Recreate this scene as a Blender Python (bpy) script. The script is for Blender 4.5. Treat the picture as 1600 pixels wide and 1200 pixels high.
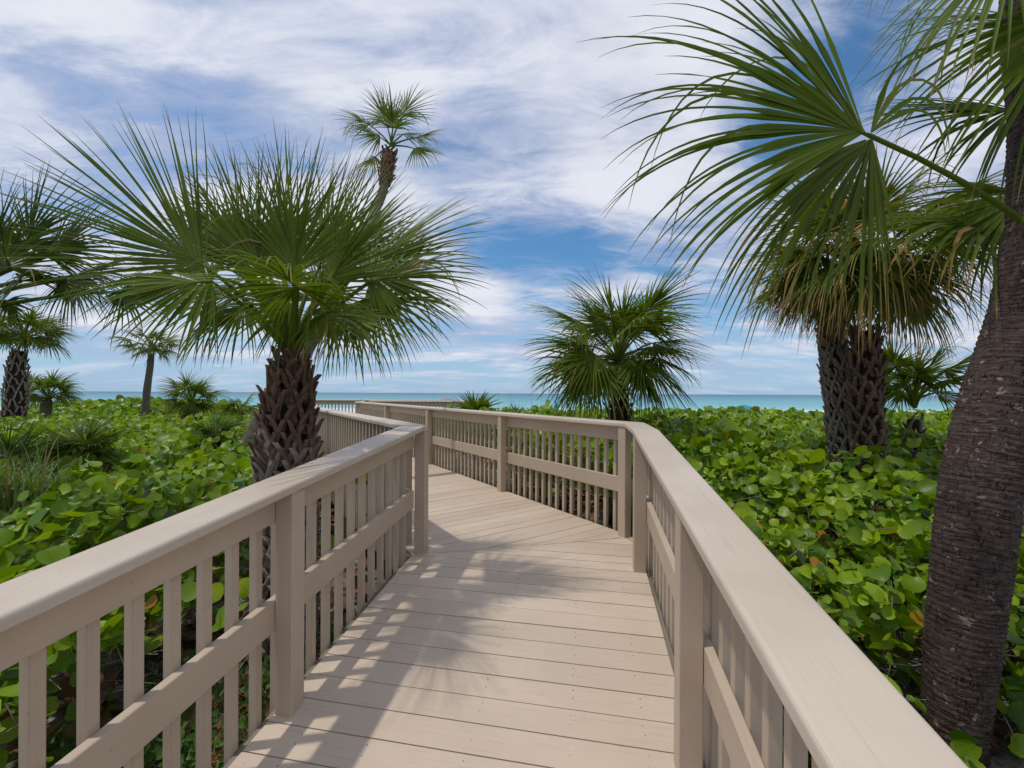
import bpy, math, random
import numpy as np
from mathutils import Vector, Matrix
for o in list(bpy.data.objects): bpy.data.objects.remove(o)
S = bpy.context.scene
COL = S.collection
R_ = math.radians

# ------------------------------------------------------------------ camera
CAMZ = 1.336
FPX = 650.0
cam_d = bpy.data.cameras.new("camera")
cam = bpy.data.objects.new("camera", cam_d); COL.objects.link(cam)
cam_d.sensor_width = 36.0; cam_d.lens = FPX/1600*36.0
cam_d.shift_y = 14.5/1600; cam_d.clip_start = 0.05; cam_d.clip_end = 12000
cam.matrix_world = (Matrix.Translation((0, 0, CAMZ)) @ Matrix.Rotation(R_(90), 4, 'X')
                    @ Matrix.Rotation(R_(0.29), 4, 'Z'))
S.camera = cam

def P(px, py, Y):
    """point of the place seen at a pixel of the photograph, Y metres ahead"""
    hy = 614.5 + .0051*(px-800)
    return np.array([(px-800)/FPX*Y, Y, CAMZ-(py-hy)/FPX*Y])
def D(px, py):
    v = P(px, py, 1.0)-np.array([0, 0, CAMZ]); return v/np.linalg.norm(v)

# ------------------------------------------------------------------ view
S.render.engine = 'CYCLES'
S.view_settings.view_transform = 'Standard'
S.view_settings.look = 'None'
S.view_settings.exposure = 0.0
S.view_settings.gamma = 1.0
S.render.resolution_x = 1024; S.render.resolution_y = 768
S.cycles.max_bounces = 8; S.cycles.transparent_max_bounces = 16

# ------------------------------------------------------------------ sun and sky
SUN = np.array([-0.40, -0.055, 1.0]); SUN = SUN/np.linalg.norm(SUN)
sl = bpy.data.lights.new("sun", 'SUN'); sl.energy = 2.0; sl.angle = R_(1.4); sl.color = (1.0, .95, .87)
so = bpy.data.objects.new("sun", sl); COL.objects.link(so)
so.rotation_euler = Vector(SUN).to_track_quat('Z', 'Y').to_euler()

W = bpy.data.worlds.new("World"); S.world = W; W.use_nodes = True
nt = W.node_tree; nt.nodes.clear()
def N(tree, typ, **kw):
    n = tree.nodes.new(typ)
    for k, v in kw.items():
        if k.startswith('i_'):
            key = k[2:]
            n.inputs[int(key) if key.isdigit() else key.replace('_', ' ')].default_value = v
        else: setattr(n, k, v)
    return n
def lk(tree, a, b): tree.links.new(a, b)
def mth(tree, op, a, b=None, c=None, clamp=False):
    n = tree.nodes.new('ShaderNodeMath'); n.operation = op; n.use_clamp = clamp
    for i, v in enumerate((a, b, c)):
        if v is None: continue
        if isinstance(v, (int, float)): n.inputs[i].default_value = v
        else: tree.links.new(v, n.inputs[i])
    return n.outputs[0]
def mrange(tree, v, a, b, c=0.0, d=1.0, smooth=True):
    n = tree.nodes.new('ShaderNodeMapRange'); n.interpolation_type = 'SMOOTHSTEP' if smooth else 'LINEAR'
    tree.links.new(v, n.inputs[0])
    for i, x in enumerate((a, b, c, d)): n.inputs[i+1].default_value = x
    return n.outputs[0]
def mixc(tree, fac, a, b, mode='MIX'):
    n = tree.nodes.new('ShaderNodeMix'); n.data_type = 'RGBA'; n.blend_type = mode
    if isinstance(fac, (int, float)): n.inputs[0].default_value = fac
    else: tree.links.new(fac, n.inputs[0])
    for i, v in ((6, a), (7, b)):
        if isinstance(v, (tuple, list)): n.inputs[i].default_value = tuple(v)+((1,) if len(v) == 3 else ())
        else: tree.links.new(v, n.inputs[i])
    return n.outputs[2]

sky = N(nt, 'ShaderNodeTexSky', sky_type='NISHITA', sun_disc=False)
sky.sun_elevation = math.asin(SUN[2]); sky.sun_rotation = math.atan2(SUN[0], SUN[1])
sky.air_density = 1.0; sky.dust_density = 0.6; sky.ozone_density = 1.5
tc = N(nt, 'ShaderNodeTexCoord')
sp = N(nt, 'ShaderNodeSeparateXYZ'); lk(nt, tc.outputs['Generated'], sp.inputs[0])
zz = mth(nt, 'ADD', mth(nt, 'MAXIMUM', sp.outputs[2], 0.0), 0.16)
cb = N(nt, 'ShaderNodeCombineXYZ')
lk(nt, mth(nt, 'DIVIDE', sp.outputs[0], zz), cb.inputs[0]); lk(nt, mth(nt, 'DIVIDE', sp.outputs[1], zz), cb.inputs[1])
def cloudnoise(rot, sc, scale, detail, dist, off=(0, 0, 0), rough=.55):
    mp = N(nt, 'ShaderNodeMapping'); mp.inputs['Rotation'].default_value = (0, 0, R_(rot))
    mp.inputs['Scale'].default_value = sc; mp.inputs['Location'].default_value = off
    lk(nt, cb.outputs[0], mp.inputs[0])
    n = N(nt, 'ShaderNodeTexNoise'); n.inputs['Scale'].default_value = scale
    n.inputs['Detail'].default_value = detail; n.inputs['Distortion'].default_value = dist
    n.inputs['Roughness'].default_value = rough
    lk(nt, mp.outputs[0], n.inputs['Vector']); return n.outputs[0]
n1 = cloudnoise(-38, (.6, 1.5, 1), 1.7, 9, .45, (3.1, 1.7, 0))
n2 = cloudnoise(-30, (.8, 1.8, 1), 3.6, 12, .6, (7.3, 2.2, 0), .68)
n3 = cloudnoise(-50, (1, 1.6, 1), .9, 5, .3, (1.3, 9.2, 0))
cov = mth(nt, 'ADD', mth(nt, 'MULTIPLY', n1, .95), mth(nt, 'MULTIPLY', n2, .55))
cov = mth(nt, 'SUBTRACT', cov, .095)
# openings and thick places of the cloud layer, by direction
warp = mth(nt, 'MULTIPLY', mth(nt, 'SUBTRACT', n2, .5), .055)
def spot(px, py, r0, r1, amt):
    global cov
    d = D(px, py)
    dn = N(nt, 'ShaderNodeVectorMath', operation='DOT_PRODUCT'); dn.inputs[1].default_value = tuple(d)
    lk(nt, tc.outputs['Generated'], dn.inputs[0])
    ang = mth(nt, 'ADD', mth(nt, 'ARCCOSINE', mth(nt, 'MINIMUM', dn.outputs['Value'], .99999)), warp)
    m = mrange(nt, ang, R_(r0), R_(r1), amt, 0.0)
    cov = mth(nt, 'ADD', cov, m)
for a in ((860, 425, 1, 11, -.19), (940, 385, 1, 6, -.10), (770, 380, 1, 7, -.14), (700, 345, 1, 6, -.10),
          (1290, 150, 2, 13, -.18), (1180, 260, 1, 8, -.12), (1420, 30, 2, 8, -.12), (1130, 470, 1, 6, -.16), (1020, 480, 1, 7, -.12),
          (1480, 150, 2, 10, .10), (740, 470, 1, 7, .14), (1000, 200, 4, 16, .12),
          (230, 60, 3, 16, .10), (560, 100, 3, 15, .08), (60, 90, 2, 12, -.05), (450, 200, 2, 9, -.05), (660, 540, 2, 12, -.04)):
    spot(*a)
# thin veils towards the horizon
el = sp.outputs[2]
low = mrange(nt, el, 0.02, 0.32, 1.0, 0.0)
cov = mth(nt, 'SUBTRACT', cov, mth(nt, 'MULTIPLY', low, .09))
mask = mrange(nt, cov, .36, .70)
mask = mth(nt, 'MULTIPLY', mask, mrange(nt, el, 0.0, .10, .35, 1.0))
ccol = mixc(nt, mrange(nt, n3, .38, .60), (4.2, 4.9, 6.9), (7.0, 7.3, 8.3))
ccol = mixc(nt, mrange(nt, cov, .60, .86), ccol, (8.4, 8.6, 9.3))
hz = mixc(nt, mrange(nt, el, 0.0, .35, 1.0, 0.0), (0, 0, 0), (1, 1, 1))
base = mixc(nt, 1.0, sky.outputs[0], (.66, 1.08, 1.30), 'MULTIPLY')
base = mixc(nt, mrange(nt, el, 0.0, .30, .75, 0.0), base, (3.6, 5.3, 7.6))
allc = mixc(nt, mth(nt, 'MULTIPLY', mask, .92), base, ccol)
bg = N(nt, 'ShaderNodeBackground'); bg.inputs[1].default_value = 0.1
lk(nt, allc, bg.inputs[0])
wo = N(nt, 'ShaderNodeOutputWorld'); lk(nt, bg.outputs[0], wo.inputs[0])

# ------------------------------------------------------------------ helpers
rng = np.random.default_rng(7)
random.seed(5)
def tag(o, label=None, cat=None, group=None, kind=None):
    group = group or {'railing': 'railings of the boardwalk', 'palm tree': 'palms around the boardwalk', 'palmetto': 'palmettos growing out of the hedge', 'beach umbrella': 'turquoise umbrellas on the beach'}.get(cat)
    if label: o['label'] = label
    if cat: o['category'] = cat
    if group: o['group'] = group
    if kind: o['kind'] = kind
    return o
def empty(name, loc=(0, 0, 0), rz=0.0):
    o = bpy.data.objects.new(name, None); COL.objects.link(o)
    o.empty_display_size = .2
    o.location = tuple(float(x) for x in loc); o.rotation_euler = (0, 0, rz); return o
def put(name, me, parent=None, world_parent=True):
    o = bpy.data.objects.new(name, me); COL.objects.link(o)
    if parent is not None:
        o.parent = parent
        if world_parent:   # the mesh is written in world metres
            M = Matrix.Translation(parent.location) @ parent.rotation_euler.to_matrix().to_4x4()
            if parent.type == 'MESH': M = Matrix.Identity(4)
            o.matrix_parent_inverse = M.inverted()
    return o
def np_mesh(name, V, F, mat, col=None, uv=None, smooth=False):
    """F: (n,k) faces of one size; col per vertex (n,3); uv per vertex (n,2)"""
    V = np.asarray(V, np.float32); F = np.asarray(F, np.int32); k = F.shape[1]
    me = bpy.data.meshes.new(name)
    me.vertices.add(len(V)); me.vertices.foreach_set('co', V.ravel())
    me.loops.add(F.size); me.loops.foreach_set('vertex_index', F.ravel())
    me.polygons.add(len(F)); me.polygons.foreach_set('loop_start', np.arange(0, F.size, k, dtype=np.int32))
    if smooth: me.polygons.foreach_set('use_smooth', np.ones(len(F), bool))
    if uv is not None:
        u = me.uv_layers.new(name='UVMap'); u.data.foreach_set('uv', np.asarray(uv, np.float32)[F.ravel()].ravel())
    if col is not None:
        a = me.attributes.new('Col', 'FLOAT_COLOR', 'POINT')
        c = np.ones((len(V), 4), np.float32); c[:, :3] = col; a.data.foreach_set('color', c.ravel())
    me.update(calc_edges=True)
    me.materials.append(mat)
    return me
class MB:
    def __init__(s): s.v = []; s.f = []; s.u = []; s.c = []
    def prism(s, rings, uvs=None, cval=None, caps=True):
        """rings: list of lists of points, same count; lofted with caps"""
        b = len(s.v); n = len(rings[0]); m = len(rings)
        cv = cval if cval is not None else (random.random(), random.random(), random.random())
        uo = random.random()*20; vo = random.random()*20; L = 0
        for i, r in enumerate(rings):
            if i: L += float(np.linalg.norm(np.mean(np.array(r), 0)-np.mean(np.array(rings[i-1]), 0)))
            per = 0
            for j, p in enumerate(r):
                if j: per += float(np.linalg.norm(np.array(p)-np.array(r[j-1])))
                s.v.append(tuple(float(x) for x in p)); s.u.append((uo+L, vo+per)); s.c.append(cv)
        for i in range(m-1):
            for j in range(n):
                k = (j+1) % n
                s.f.append((b+i*n+j, b+i*n+k, b+(i+1)*n+k, b+(i+1)*n+j))
        if caps:
            s.f.append(tuple(b+j for j in range(n))[::-1]); s.f.append(tuple(b+(m-1)*n+j for j in range(n)))
    def poly_slab(s, top, th, cval=None, udir=(1, 0)):
        """convex slab; top = list of 3-D points"""
        b = len(s.v); n = len(top); cv = cval or (random.random(),)*3
        uo = random.random()*30; vo = random.random()*30
        for z in (0, -th):
            for p in top:
                s.v.append((p[0], p[1], p[2]+z)); s.c.append(cv)
                s.u.append((uo+p[0]*udir[0]+p[1]*udir[1], vo-p[0]*udir[1]+p[1]*udir[0]))
        s.f.append(tuple(range(b, b+n))); s.f.append(tuple(range(b+n, b+2*n))[::-1])
        for j in range(n):
            k = (j+1) % n; s.f.append((b+j, b+n+j, b+n+k, b+k))
    def mesh(s, name, mat, smooth=False):
        me = bpy.data.meshes.new(name); me.from_pydata(s.v, [], s.f)
        u = me.uv_layers.new(name='UVMap')
        idx = [l.vertex_index for l in me.loops]
        u.data.foreach_set('uv', [x for i in idx for x in s.u[i]])
        a = me.attributes.new('Col', 'FLOAT_COLOR', 'POINT')
        a.data.foreach_set('color', [x for c in s.c for x in (c[0], c[1], c[2], 1.0)])
        if smooth: me.polygons.foreach_set('use_smooth', [True]*len(me.polygons))
        me.materials.append(mat); me.update()
        bm_fix(me); return me
def bm_fix(me):
    import bmesh
    bm = bmesh.new(); bm.from_mesh(me); bmesh.ops.recalc_face_normals(bm, faces=bm.faces); bm.to_mesh(me); bm.free()

# ------------------------------------------------------------------ materials
def newmat(name):
    m = bpy.data.materials.new(name); m.use_nodes = True; t = m.node_tree
    b = t.nodes['Principled BSDF']; return m, t, b
def noise(t, vec, scale, detail=4, rough=.5, dist=0.0, mapping=None):
    if mapping:
        mp = N(t, 'ShaderNodeMapping'); mp.inputs['Scale'].default_value = mapping
        lk(t, vec, mp.inputs[0]); vec = mp.outputs[0]
    n = N(t, 'ShaderNodeTexNoise'); n.inputs['Scale'].default_value = scale; n.inputs['Detail'].default_value = detail
    n.inputs['Roughness'].default_value = rough; n.inputs['Distortion'].default_value = dist
    if vec is not None: lk(t, vec, n.inputs['Vector'])
    return n.outputs[0]
def bump(t, b, h, strength, dist):
    n = N(t, 'ShaderNodeBump'); n.inputs['Strength'].default_value = strength; n.inputs['Distance'].default_value = dist
    lk(t, h, n.inputs['Height']); lk(t, n.outputs[0], b.inputs['Normal'])
def paint_mat(name, c1, c2, grain=1.0, worn=0.0, rough=.5):
    m, t, b = newmat(name)
    uv = N(t, 'ShaderNodeUVMap').outputs[0]
    oi = N(t, 'ShaderNodeObjectInfo')
    vm = N(t, 'ShaderNodeVectorMath', operation='ADD'); lk(t, uv, vm.inputs[0]); lk(t, oi.outputs['Random'], vm.inputs[1])
    v = vm.outputs[0]
    obj = N(t, 'ShaderNodeNewGeometry').outputs['Position']
    g = noise(t, v, 1.0, 7, .65, .3, (3.5, 110, 1))
    g2 = noise(t, v, 1.0, 4, .6, .2, (1.0, 22, 1))
    big = noise(t, obj, 1.7, 5, .6)
    at = N(t, 'ShaderNodeAttribute', attribute_name='Col')
    sc = N(t, 'ShaderNodeSeparateColor'); lk(t, at.outputs['Color'], sc.inputs[0])
    col = mixc(t, mrange(t, big, .3, .7), c1, c2)
    dk = tuple(x*.74 for x in c1)
    col = mixc(t, mth(t, 'MULTIPLY', mrange(t, g, .52, .78), .55*grain), col, dk)
    col = mixc(t, mth(t, 'MULTIPLY', mrange(t, g2, .5, .8), .35*grain), col, tuple(x*.84 for x in c2))
    br = mrange(t, sc.outputs[0], 0, 1, .93, 1.05, False)
    mm = N(t, 'ShaderNodeVectorMath', operation='SCALE'); lk(t, col, mm.inputs[0]); lk(t, br, mm.inputs['Scale'])
    out = mm.outputs[0]
    if worn:
        w = noise(t, obj, 9, 8, .7); w = mrange(t, w, .6, .72)
        out = mixc(t, mth(t, 'MULTIPLY', w, worn), out, tuple(x*.55 for x in c1))
    # scattered small specks of dirt
    vo = N(t, 'ShaderNodeTexVoronoi'); vo.inputs['Scale'].default_value = 11; lk(t, obj, vo.inputs['Vector'])
    spk = mrange(t, vo.outputs['Distance'], .03, .055, 1, 0)
    out = mixc(t, mth(t, 'MULTIPLY', spk, .35), out, (.12, .10, .08))
    lk(t, out, b.inputs['Base Color'])
    lk(t, mrange(t, g, .3, .8, rough-.06, rough+.12, False), b.inputs['Roughness'])
    b.inputs['Specular IOR Level'].default_value = .35
    h = mth(t, 'ADD', mth(t, 'MULTIPLY', g, .6), mth(t, 'MULTIPLY', noise(t, obj, 260, 3), .35))
    bump(t, b, h, .5, .0012)
    return m
M_deck = paint_mat('deck_boards_paint', (0.552, 0.444, 0.338), (0.613, 0.498, 0.385), 1.35, 0.12, .55)
M_rail = paint_mat('railing_paint', (0.479, 0.381, 0.284), (0.541, 0.435, 0.330), .8, 0.06, .5)
M_cap = paint_mat('cap_paint', (0.541, 0.444, 0.342), (0.625, 0.523, 0.422), .9, 0.05, .42)
M_old = paint_mat('weathered_wood', (.16, .13, .10), (.26, .22, .17), 1.6, .5, .8)

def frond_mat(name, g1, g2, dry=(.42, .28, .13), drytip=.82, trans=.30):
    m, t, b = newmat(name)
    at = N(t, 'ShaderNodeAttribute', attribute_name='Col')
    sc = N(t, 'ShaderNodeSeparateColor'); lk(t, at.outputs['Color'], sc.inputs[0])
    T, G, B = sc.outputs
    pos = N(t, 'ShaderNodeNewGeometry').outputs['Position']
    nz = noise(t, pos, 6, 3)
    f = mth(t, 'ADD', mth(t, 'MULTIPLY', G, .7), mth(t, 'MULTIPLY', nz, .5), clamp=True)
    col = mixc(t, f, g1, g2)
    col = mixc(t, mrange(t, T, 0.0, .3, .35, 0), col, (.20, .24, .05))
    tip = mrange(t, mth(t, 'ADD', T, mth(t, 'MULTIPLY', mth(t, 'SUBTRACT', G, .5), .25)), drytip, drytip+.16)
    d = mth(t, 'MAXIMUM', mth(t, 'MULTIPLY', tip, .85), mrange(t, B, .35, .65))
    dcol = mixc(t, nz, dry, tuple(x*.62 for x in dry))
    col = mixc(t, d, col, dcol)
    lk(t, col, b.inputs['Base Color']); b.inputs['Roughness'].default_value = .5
    b.inputs['Specular IOR Level'].default_value = .18
    tr = N(t, 'ShaderNodeBsdfTranslucent')
    tc_ = mixc(t, 1.0, col, (1.6, 1.7, .7), 'MULTIPLY'); lk(t, tc_, tr.inputs[0])
    mx = N(t, 'ShaderNodeMixShader'); mx.inputs[0].default_value = trans
    lk(t, b.outputs[0], mx.inputs[1]); lk(t, tr.outputs[0], mx.inputs[2])
    lk(t, mx.outputs[0], t.nodes['Material Output'].inputs[0])
    return m
M_frond = frond_mat('palm_leaf', (.026, .066, .006), (.150, .205, .014))
M_frond_dk = frond_mat('palm_leaf_dark', (.018, .046, .007), (.070, .115, .014), drytip=.88)  # deeper green leaf colour, browning only close to the tip
M_frond_y = frond_mat('palm_leaf_yellowing', (.035, .075, .010), (.15, .18, .025), dry=(.52, .29, .11), drytip=.72)

def bark_mat(name, c1, c2, c3, ring=0.0, blotch=0.0, warm=0.0):
    m, t, b = newmat(name)
    uv = N(t, 'ShaderNodeUVMap').outputs[0]
    pos = N(t, 'ShaderNodeNewGeometry').outputs['Position']
    at = N(t, 'ShaderNodeAttribute', attribute_name='Col')
    sc = N(t, 'ShaderNodeSeparateColor'); lk(t, at.outputs['Color'], sc.inputs[0])
    fib = noise(t, uv, 1.0, 8, .7, .6, (14, 70, 1) if not ring else (60, 9, 1))
    fib2 = noise(t, pos, 30, 6, .65)
    col = mixc(t, mrange(t, fib, .35, .7), c1, c2)
    col = mixc(t, mrange(t, fib2, .45, .75, 0, .8), col, c3)
    col = mixc(t, mrange(t, sc.outputs[0], .2, 1.0, 0, .7), col, c2)
    h = mth(t, 'ADD', fib, fib2)
    if warm:
        col = mixc(t, mth(t, 'MULTIPLY', sc.outputs[1], warm), col, (.125, .052, .026))
    if ring:
        # short cracks running up the trunk, close rings round it
        def sep(v): n_ = N(t, 'ShaderNodeSeparateXYZ'); lk(t, v, n_.inputs[0]); return n_.outputs
        su = sep(uv)
        wv = noise(t, uv, 1.0, 4, .6, 0, (7, 5, 1))
        crn = noise(t, uv, 1.0, 3, .6, .6, (9, 42, 1))
        cbrk = noise(t, uv, 1.0, 3, .5, 0, (22, 9, 1))
        crack = mrange(t, mth(t, 'ABSOLUTE', mth(t, 'SUBTRACT', crn, .5)), .0, .022, 1, 0)
        crack = mth(t, 'MULTIPLY', crack, mrange(t, cbrk, .46, .54))
        ph = mth(t, 'ADD', mth(t, 'MULTIPLY', su[0], 42), mth(t, 'MULTIPLY', wv, 5))
        fr_ = mth(t, 'ABSOLUTE', mth(t, 'SUBTRACT', mth(t, 'FRACT', ph), .5))
        rbrk = noise(t, uv, 1.0, 4, .6, 0, (14, 6, 1))
        rng_ = mth(t, 'MULTIPLY', mrange(t, fr_, .0, .20, 1, 0), mrange(t, rbrk, .38, .60))
        col = mixc(t, mth(t, 'MULTIPLY', crack, .85), col, (.010, .008, .007))
        col = mixc(t, mth(t, 'MULTIPLY', rng_, .6), col, (.022, .016, .014))
        h = mth(t, 'SUBTRACT', mth(t, 'SUBTRACT', fib2, mth(t, 'MULTIPLY', rng_, .8)), mth(t, 'MULTIPLY', crack, 1.3))
    if blotch:
        bl = noise(t, pos, 16, 3, .5, .3); bl = mrange(t, bl, .655, .69)
        col = mixc(t, mth(t, 'MULTIPLY', bl, blotch), col, (.30, .22, .18))
        bl2 = noise(t, pos, 34, 4, .6); bl2 = mrange(t, bl2, .66, .70)
        col = mixc(t, mth(t, 'MULTIPLY', bl2, blotch*.8), col, (.30, .28, .26))
    lk(t, col, b.inputs['Base Color']); b.inputs['Roughness'].default_value = .9
    b.inputs['Specular IOR Level'].default_value = .2
    bump(t, b, h, .9, .008)
    return m
M_bark = bark_mat('palm_boots', (.095, .072, .058), (.31, .25, .205), (.42, .36, .30))
M_bark_w = bark_mat('palm_boots_fresh', (.055, .035, .025), (.21, .14, .10), (.32, .23, .17), warm=.6)
M_core = bark_mat('palm_trunk_fibre', (.018, .013, .010), (.05, .036, .027), (.07, .055, .042))
M_ring = bark_mat('ringed_palm_bark', (.052, .037, .032), (.095, .068, .058), (.135, .105, .09), ring=1, blotch=.8, warm=.25)
M_slim = bark_mat('smooth_palm_bark', (.09, .07, .055), (.16, .13, .105), (.22, .19, .16))

def grape_mat():
    m, t, b = newmat('sea_grape_leaf')
    uv = N(t, 'ShaderNodeUVMap').outputs[0]
    at = N(t, 'ShaderNodeAttribute', attribute_name='Col')
    sc = N(t, 'ShaderNodeSeparateColor'); lk(t, at.outputs['Color'], sc.inputs[0])
    A, G, B = sc.outputs
    s = N(t, 'ShaderNodeSeparateXYZ'); lk(t, uv, s.inputs[0])
    ax = mth(t, 'ABSOLUTE', mth(t, 'SUBTRACT', s.outputs[0], .5)); y = s.outputs[1]
    q = mth(t, 'SUBTRACT', mth(t, 'MULTIPLY', y, 5.2), mth(t, 'MULTIPLY', ax, 4.6))
    fr = mth(t, 'ABSOLUTE', mth(t, 'SUBTRACT', mth(t, 'FRACT', q), .5))
    vein = mth(t, 'MAXIMUM', mrange(t, fr, .0, .055, .75, 0), mrange(t, ax, .004, .02, 1, 0))
    nz = noise(t, N(t, 'ShaderNodeNewGeometry').outputs['Position'], 9, 4)
    col = mixc(t, A, (.055, .145, .004), (.30, .43, .010))
    col = mixc(t, mrange(t, nz, .4, .8, 0, .35), col, (.20, .36, .012))
    col = mixc(t, mrange(t, G, .88, .95), col, (.24, .38, .015))
    col = mixc(t, mth(t, 'MULTIPLY', vein, .6), col, (.17, .15, .03))
    red = mixc(t, nz, (.40, .10, .02), (.45, .30, .03))
    col = mixc(t, mrange(t, B, .988, .992), col, red)
    lk(t, col, b.inputs['Base Color']); b.inputs['Roughness'].default_value = .38
    b.inputs['Specular IOR Level'].default_value = .35
    bump(t, b, vein, .25, .002)
    tr = N(t, 'ShaderNodeBsdfTranslucent'); lk(t, mixc(t, 1.0, col, (1.7, 1.6, .6), 'MULTIPLY'), tr.inputs[0])
    mx = N(t, 'ShaderNodeMixShader'); mx.inputs[0].default_value = .30
    lk(t, b.outputs[0], mx.inputs[1]); lk(t, tr.outputs[0], mx.inputs[2])
    lk(t, mx.outputs[0], t.nodes['Material Output'].inputs[0])
    return m
M_grape = grape_mat()
def plain(name, c1, c2, scale=8, rough=.9, bs=.6, bd=.01):
    m, t, b = newmat(name)
    pos = N(t, 'ShaderNodeNewGeometry').outputs['Position']
    n = noise(t, pos, scale, 8, .65)
    at = N(t, 'ShaderNodeAttribute', attribute_name='Col')
    sc = N(t, 'ShaderNodeSeparateColor'); lk(t, at.outputs['Color'], sc.inputs[0])
    f = mth(t, 'ADD', mth(t, 'MULTIPLY', mrange(t, n, .3, .7), .6), mth(t, 'MULTIPLY', sc.outputs[0], .4), clamp=True)
    lk(t, mixc(t, f, c1, c2), b.inputs['Base Color']); b.inputs['Roughness'].default_value = rough
    bump(t, b, n, bs, bd); return m
M_litter = plain('fallen_leaf', (.10, .045, .025), (.34, .15, .07), 14, .7)
M_twig = plain('dead_twig', (.13, .105, .09), (.40, .36, .32), 20)
M_teal = plain('turquoise_canvas', (.0, .24, .33), (.0, .30, .40), 3, .7, .1)
M_pole = plain('parasol_pole', (.5, .5, .48), (.6, .6, .58), 3, .5, .1)
M_thatch = plain('tan_thatch', (.22, .16, .12), (.38, .30, .24), 12)
M_grass = frond_mat('grass_blade', (.06, .12, .03), (.20, .27, .09), drytip=.95)
M_weed = frond_mat('weed_leaf', (.04, .11, .02), (.12, .20, .04), drytip=1.2)

# ground: grey sand with dark humus where the litter lies
m, t, b = newmat('sandy_ground'); M_ground = m
pos = N(t, 'ShaderNodeNewGeometry').outputs['Position']
sx = N(t, 'ShaderNodeSeparateXYZ'); lk(t, pos, sx.inputs[0])
n_a = noise(t, pos, 2.2, 8, .65); n_b = noise(t, pos, 24, 8, .7); n_c = noise(t, pos, 110, 3)
hum = mixc(t, mrange(t, n_b, .35, .7), (.035, .024, .018), (.12, .085, .062))
snd = mixc(t, n_b, (.30, .275, .24), (.44, .41, .37))
near = mixc(t, mrange(t, n_a, .42, .55), hum, snd)
bch = mixc(t, n_b, (.62, .58, .52), (.72, .69, .63))
col = mixc(t, mrange(t, sx.outputs[1], 26, 40), near, bch)
lk(t, col, b.inputs['Base Color']); b.inputs['Roughness'].default_value = .95
bump(t, b, mth(t, 'ADD', n_b, mth(t, 'MULTIPLY', n_c, .5)), .8, .03)
# sea
m, t, b = newmat('sea_water'); M_sea = m
pos = N(t, 'ShaderNodeNewGeometry').outputs['Position']
sx = N(t, 'ShaderNodeSeparateXYZ'); lk(t, pos, sx.inputs[0])
ns = noise(t, pos, .02, 5, .6, 0, (.35, 1.6, 1)); ns2 = noise(t, pos, .25, 6, .6, 0, (.3, 1.5, 1))
ly = mth(t, 'LOGARITHM', mth(t, 'MAXIMUM', sx.outputs[1], 60.0), 10.0)
ly = mth(t, 'ADD', ly, mth(t, 'MULTIPLY', mth(t, 'SUBTRACT', ns, .5), .5))
rp = N(t, 'ShaderNodeValToRGB'); lk(t, mrange(t, ly, 1.95, 3.2, 0, 1, False), rp.inputs[0])
e = rp.color_ramp.elements; e[0].position = 0; e[0].color = (.26, .52, .52, 1); e[1].position = 1; e[1].color = (.045, .13, .21, 1)
for p_, c_ in ((.22, (.15, .40, .43, 1)), (.48, (.085, .28, .33, 1)), (.75, (.06, .19, .27, 1))):
    q_ = e.new(p_); q_.color = c_
wc = mixc(t, mrange(t, ns2, .58, .70, 0, .32), rp.outputs[0], (.5, .68, .68))
wc = mixc(t, mrange(t, ns2, .44, .32, 0, .35), wc, (.03, .12, .16))
foam_n = noise(t, pos, .35, 6, .6, 0, (.25, 1, 1))
fo = mth(t, 'MULTIPLY', mrange(t, sx.outputs[1], 101, 112, 1, 0), mrange(t, foam_n, .42, .55))
wc = mixc(t, fo, wc, (.8, .82, .82))
lk(t, wc, b.inputs['Base Color']); b.inputs['Roughness'].default_value = .35
b.inputs['IOR'].default_value = 1.33; b.inputs['Specular IOR Level'].default_value = .25
bump(t, b, noise(t, pos, .9, 6, .6, .4, (.5, 1.2, 1)), .7, .35)

# ------------------------------------------------------------------ terrain and sea
SEA = -2.6
def ground_z(x, y):
    z = -.66 + .05*np.sin(x*1.3+.4)*np.cos(y*1.1)+.03*np.sin(x*3.1+y*2.3)
    f = np.clip((y-22)/22, 0, 1); f = f*f*(3-2*f)
    z = z*(1-f)+f*(-1.9)
    g = np.clip((y-44)/58, 0, 1)
    z = z-g*(.72)-np.clip(y-102, 0, 400)*.02
    return z
xs = np.concatenate([-np.geomspace(3000, 12, 26), np.linspace(-10, 10, 81), np.geomspace(12, 3000, 26)])
ys = np.concatenate([np.linspace(-60, -6, 8), np.linspace(-5, 24, 88), np.linspace(26, 130, 40), [200, 400]])
XX, YY = np.meshgrid(xs, ys); ZZ = ground_z(XX, YY)
V = np.stack([XX, YY, ZZ], -1).reshape(-1, 3)
nx, ny = len(xs), len(ys)
I = np.arange(nx*ny).reshape(ny, nx)
F = np.stack([I[:-1, :-1], I[:-1, 1:], I[1:, 1:], I[1:, :-1]], -1).reshape(-1, 4)
tag(put('ground', np_mesh('ground', V, F, M_ground, smooth=True)), kind='structure')
xs = np.linspace(-9000, 9000, 40); ys = np.concatenate([np.linspace(95, 400, 20), np.geomspace(450, 9500, 24)])
XX, YY = np.meshgrid(xs, ys); V = np.stack([XX, YY, np.full_like(XX, SEA)], -1).reshape(-1, 3)
nx, ny = len(xs), len(ys); I = np.arange(nx*ny).reshape(ny, nx)
F = np.stack([I[:-1, :-1], I[:-1, 1:], I[1:, 1:], I[1:, :-1]], -1).reshape(-1, 4)
tag(put('sea', np_mesh('sea', V, F, M_sea, smooth=True)), kind='structure')

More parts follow.
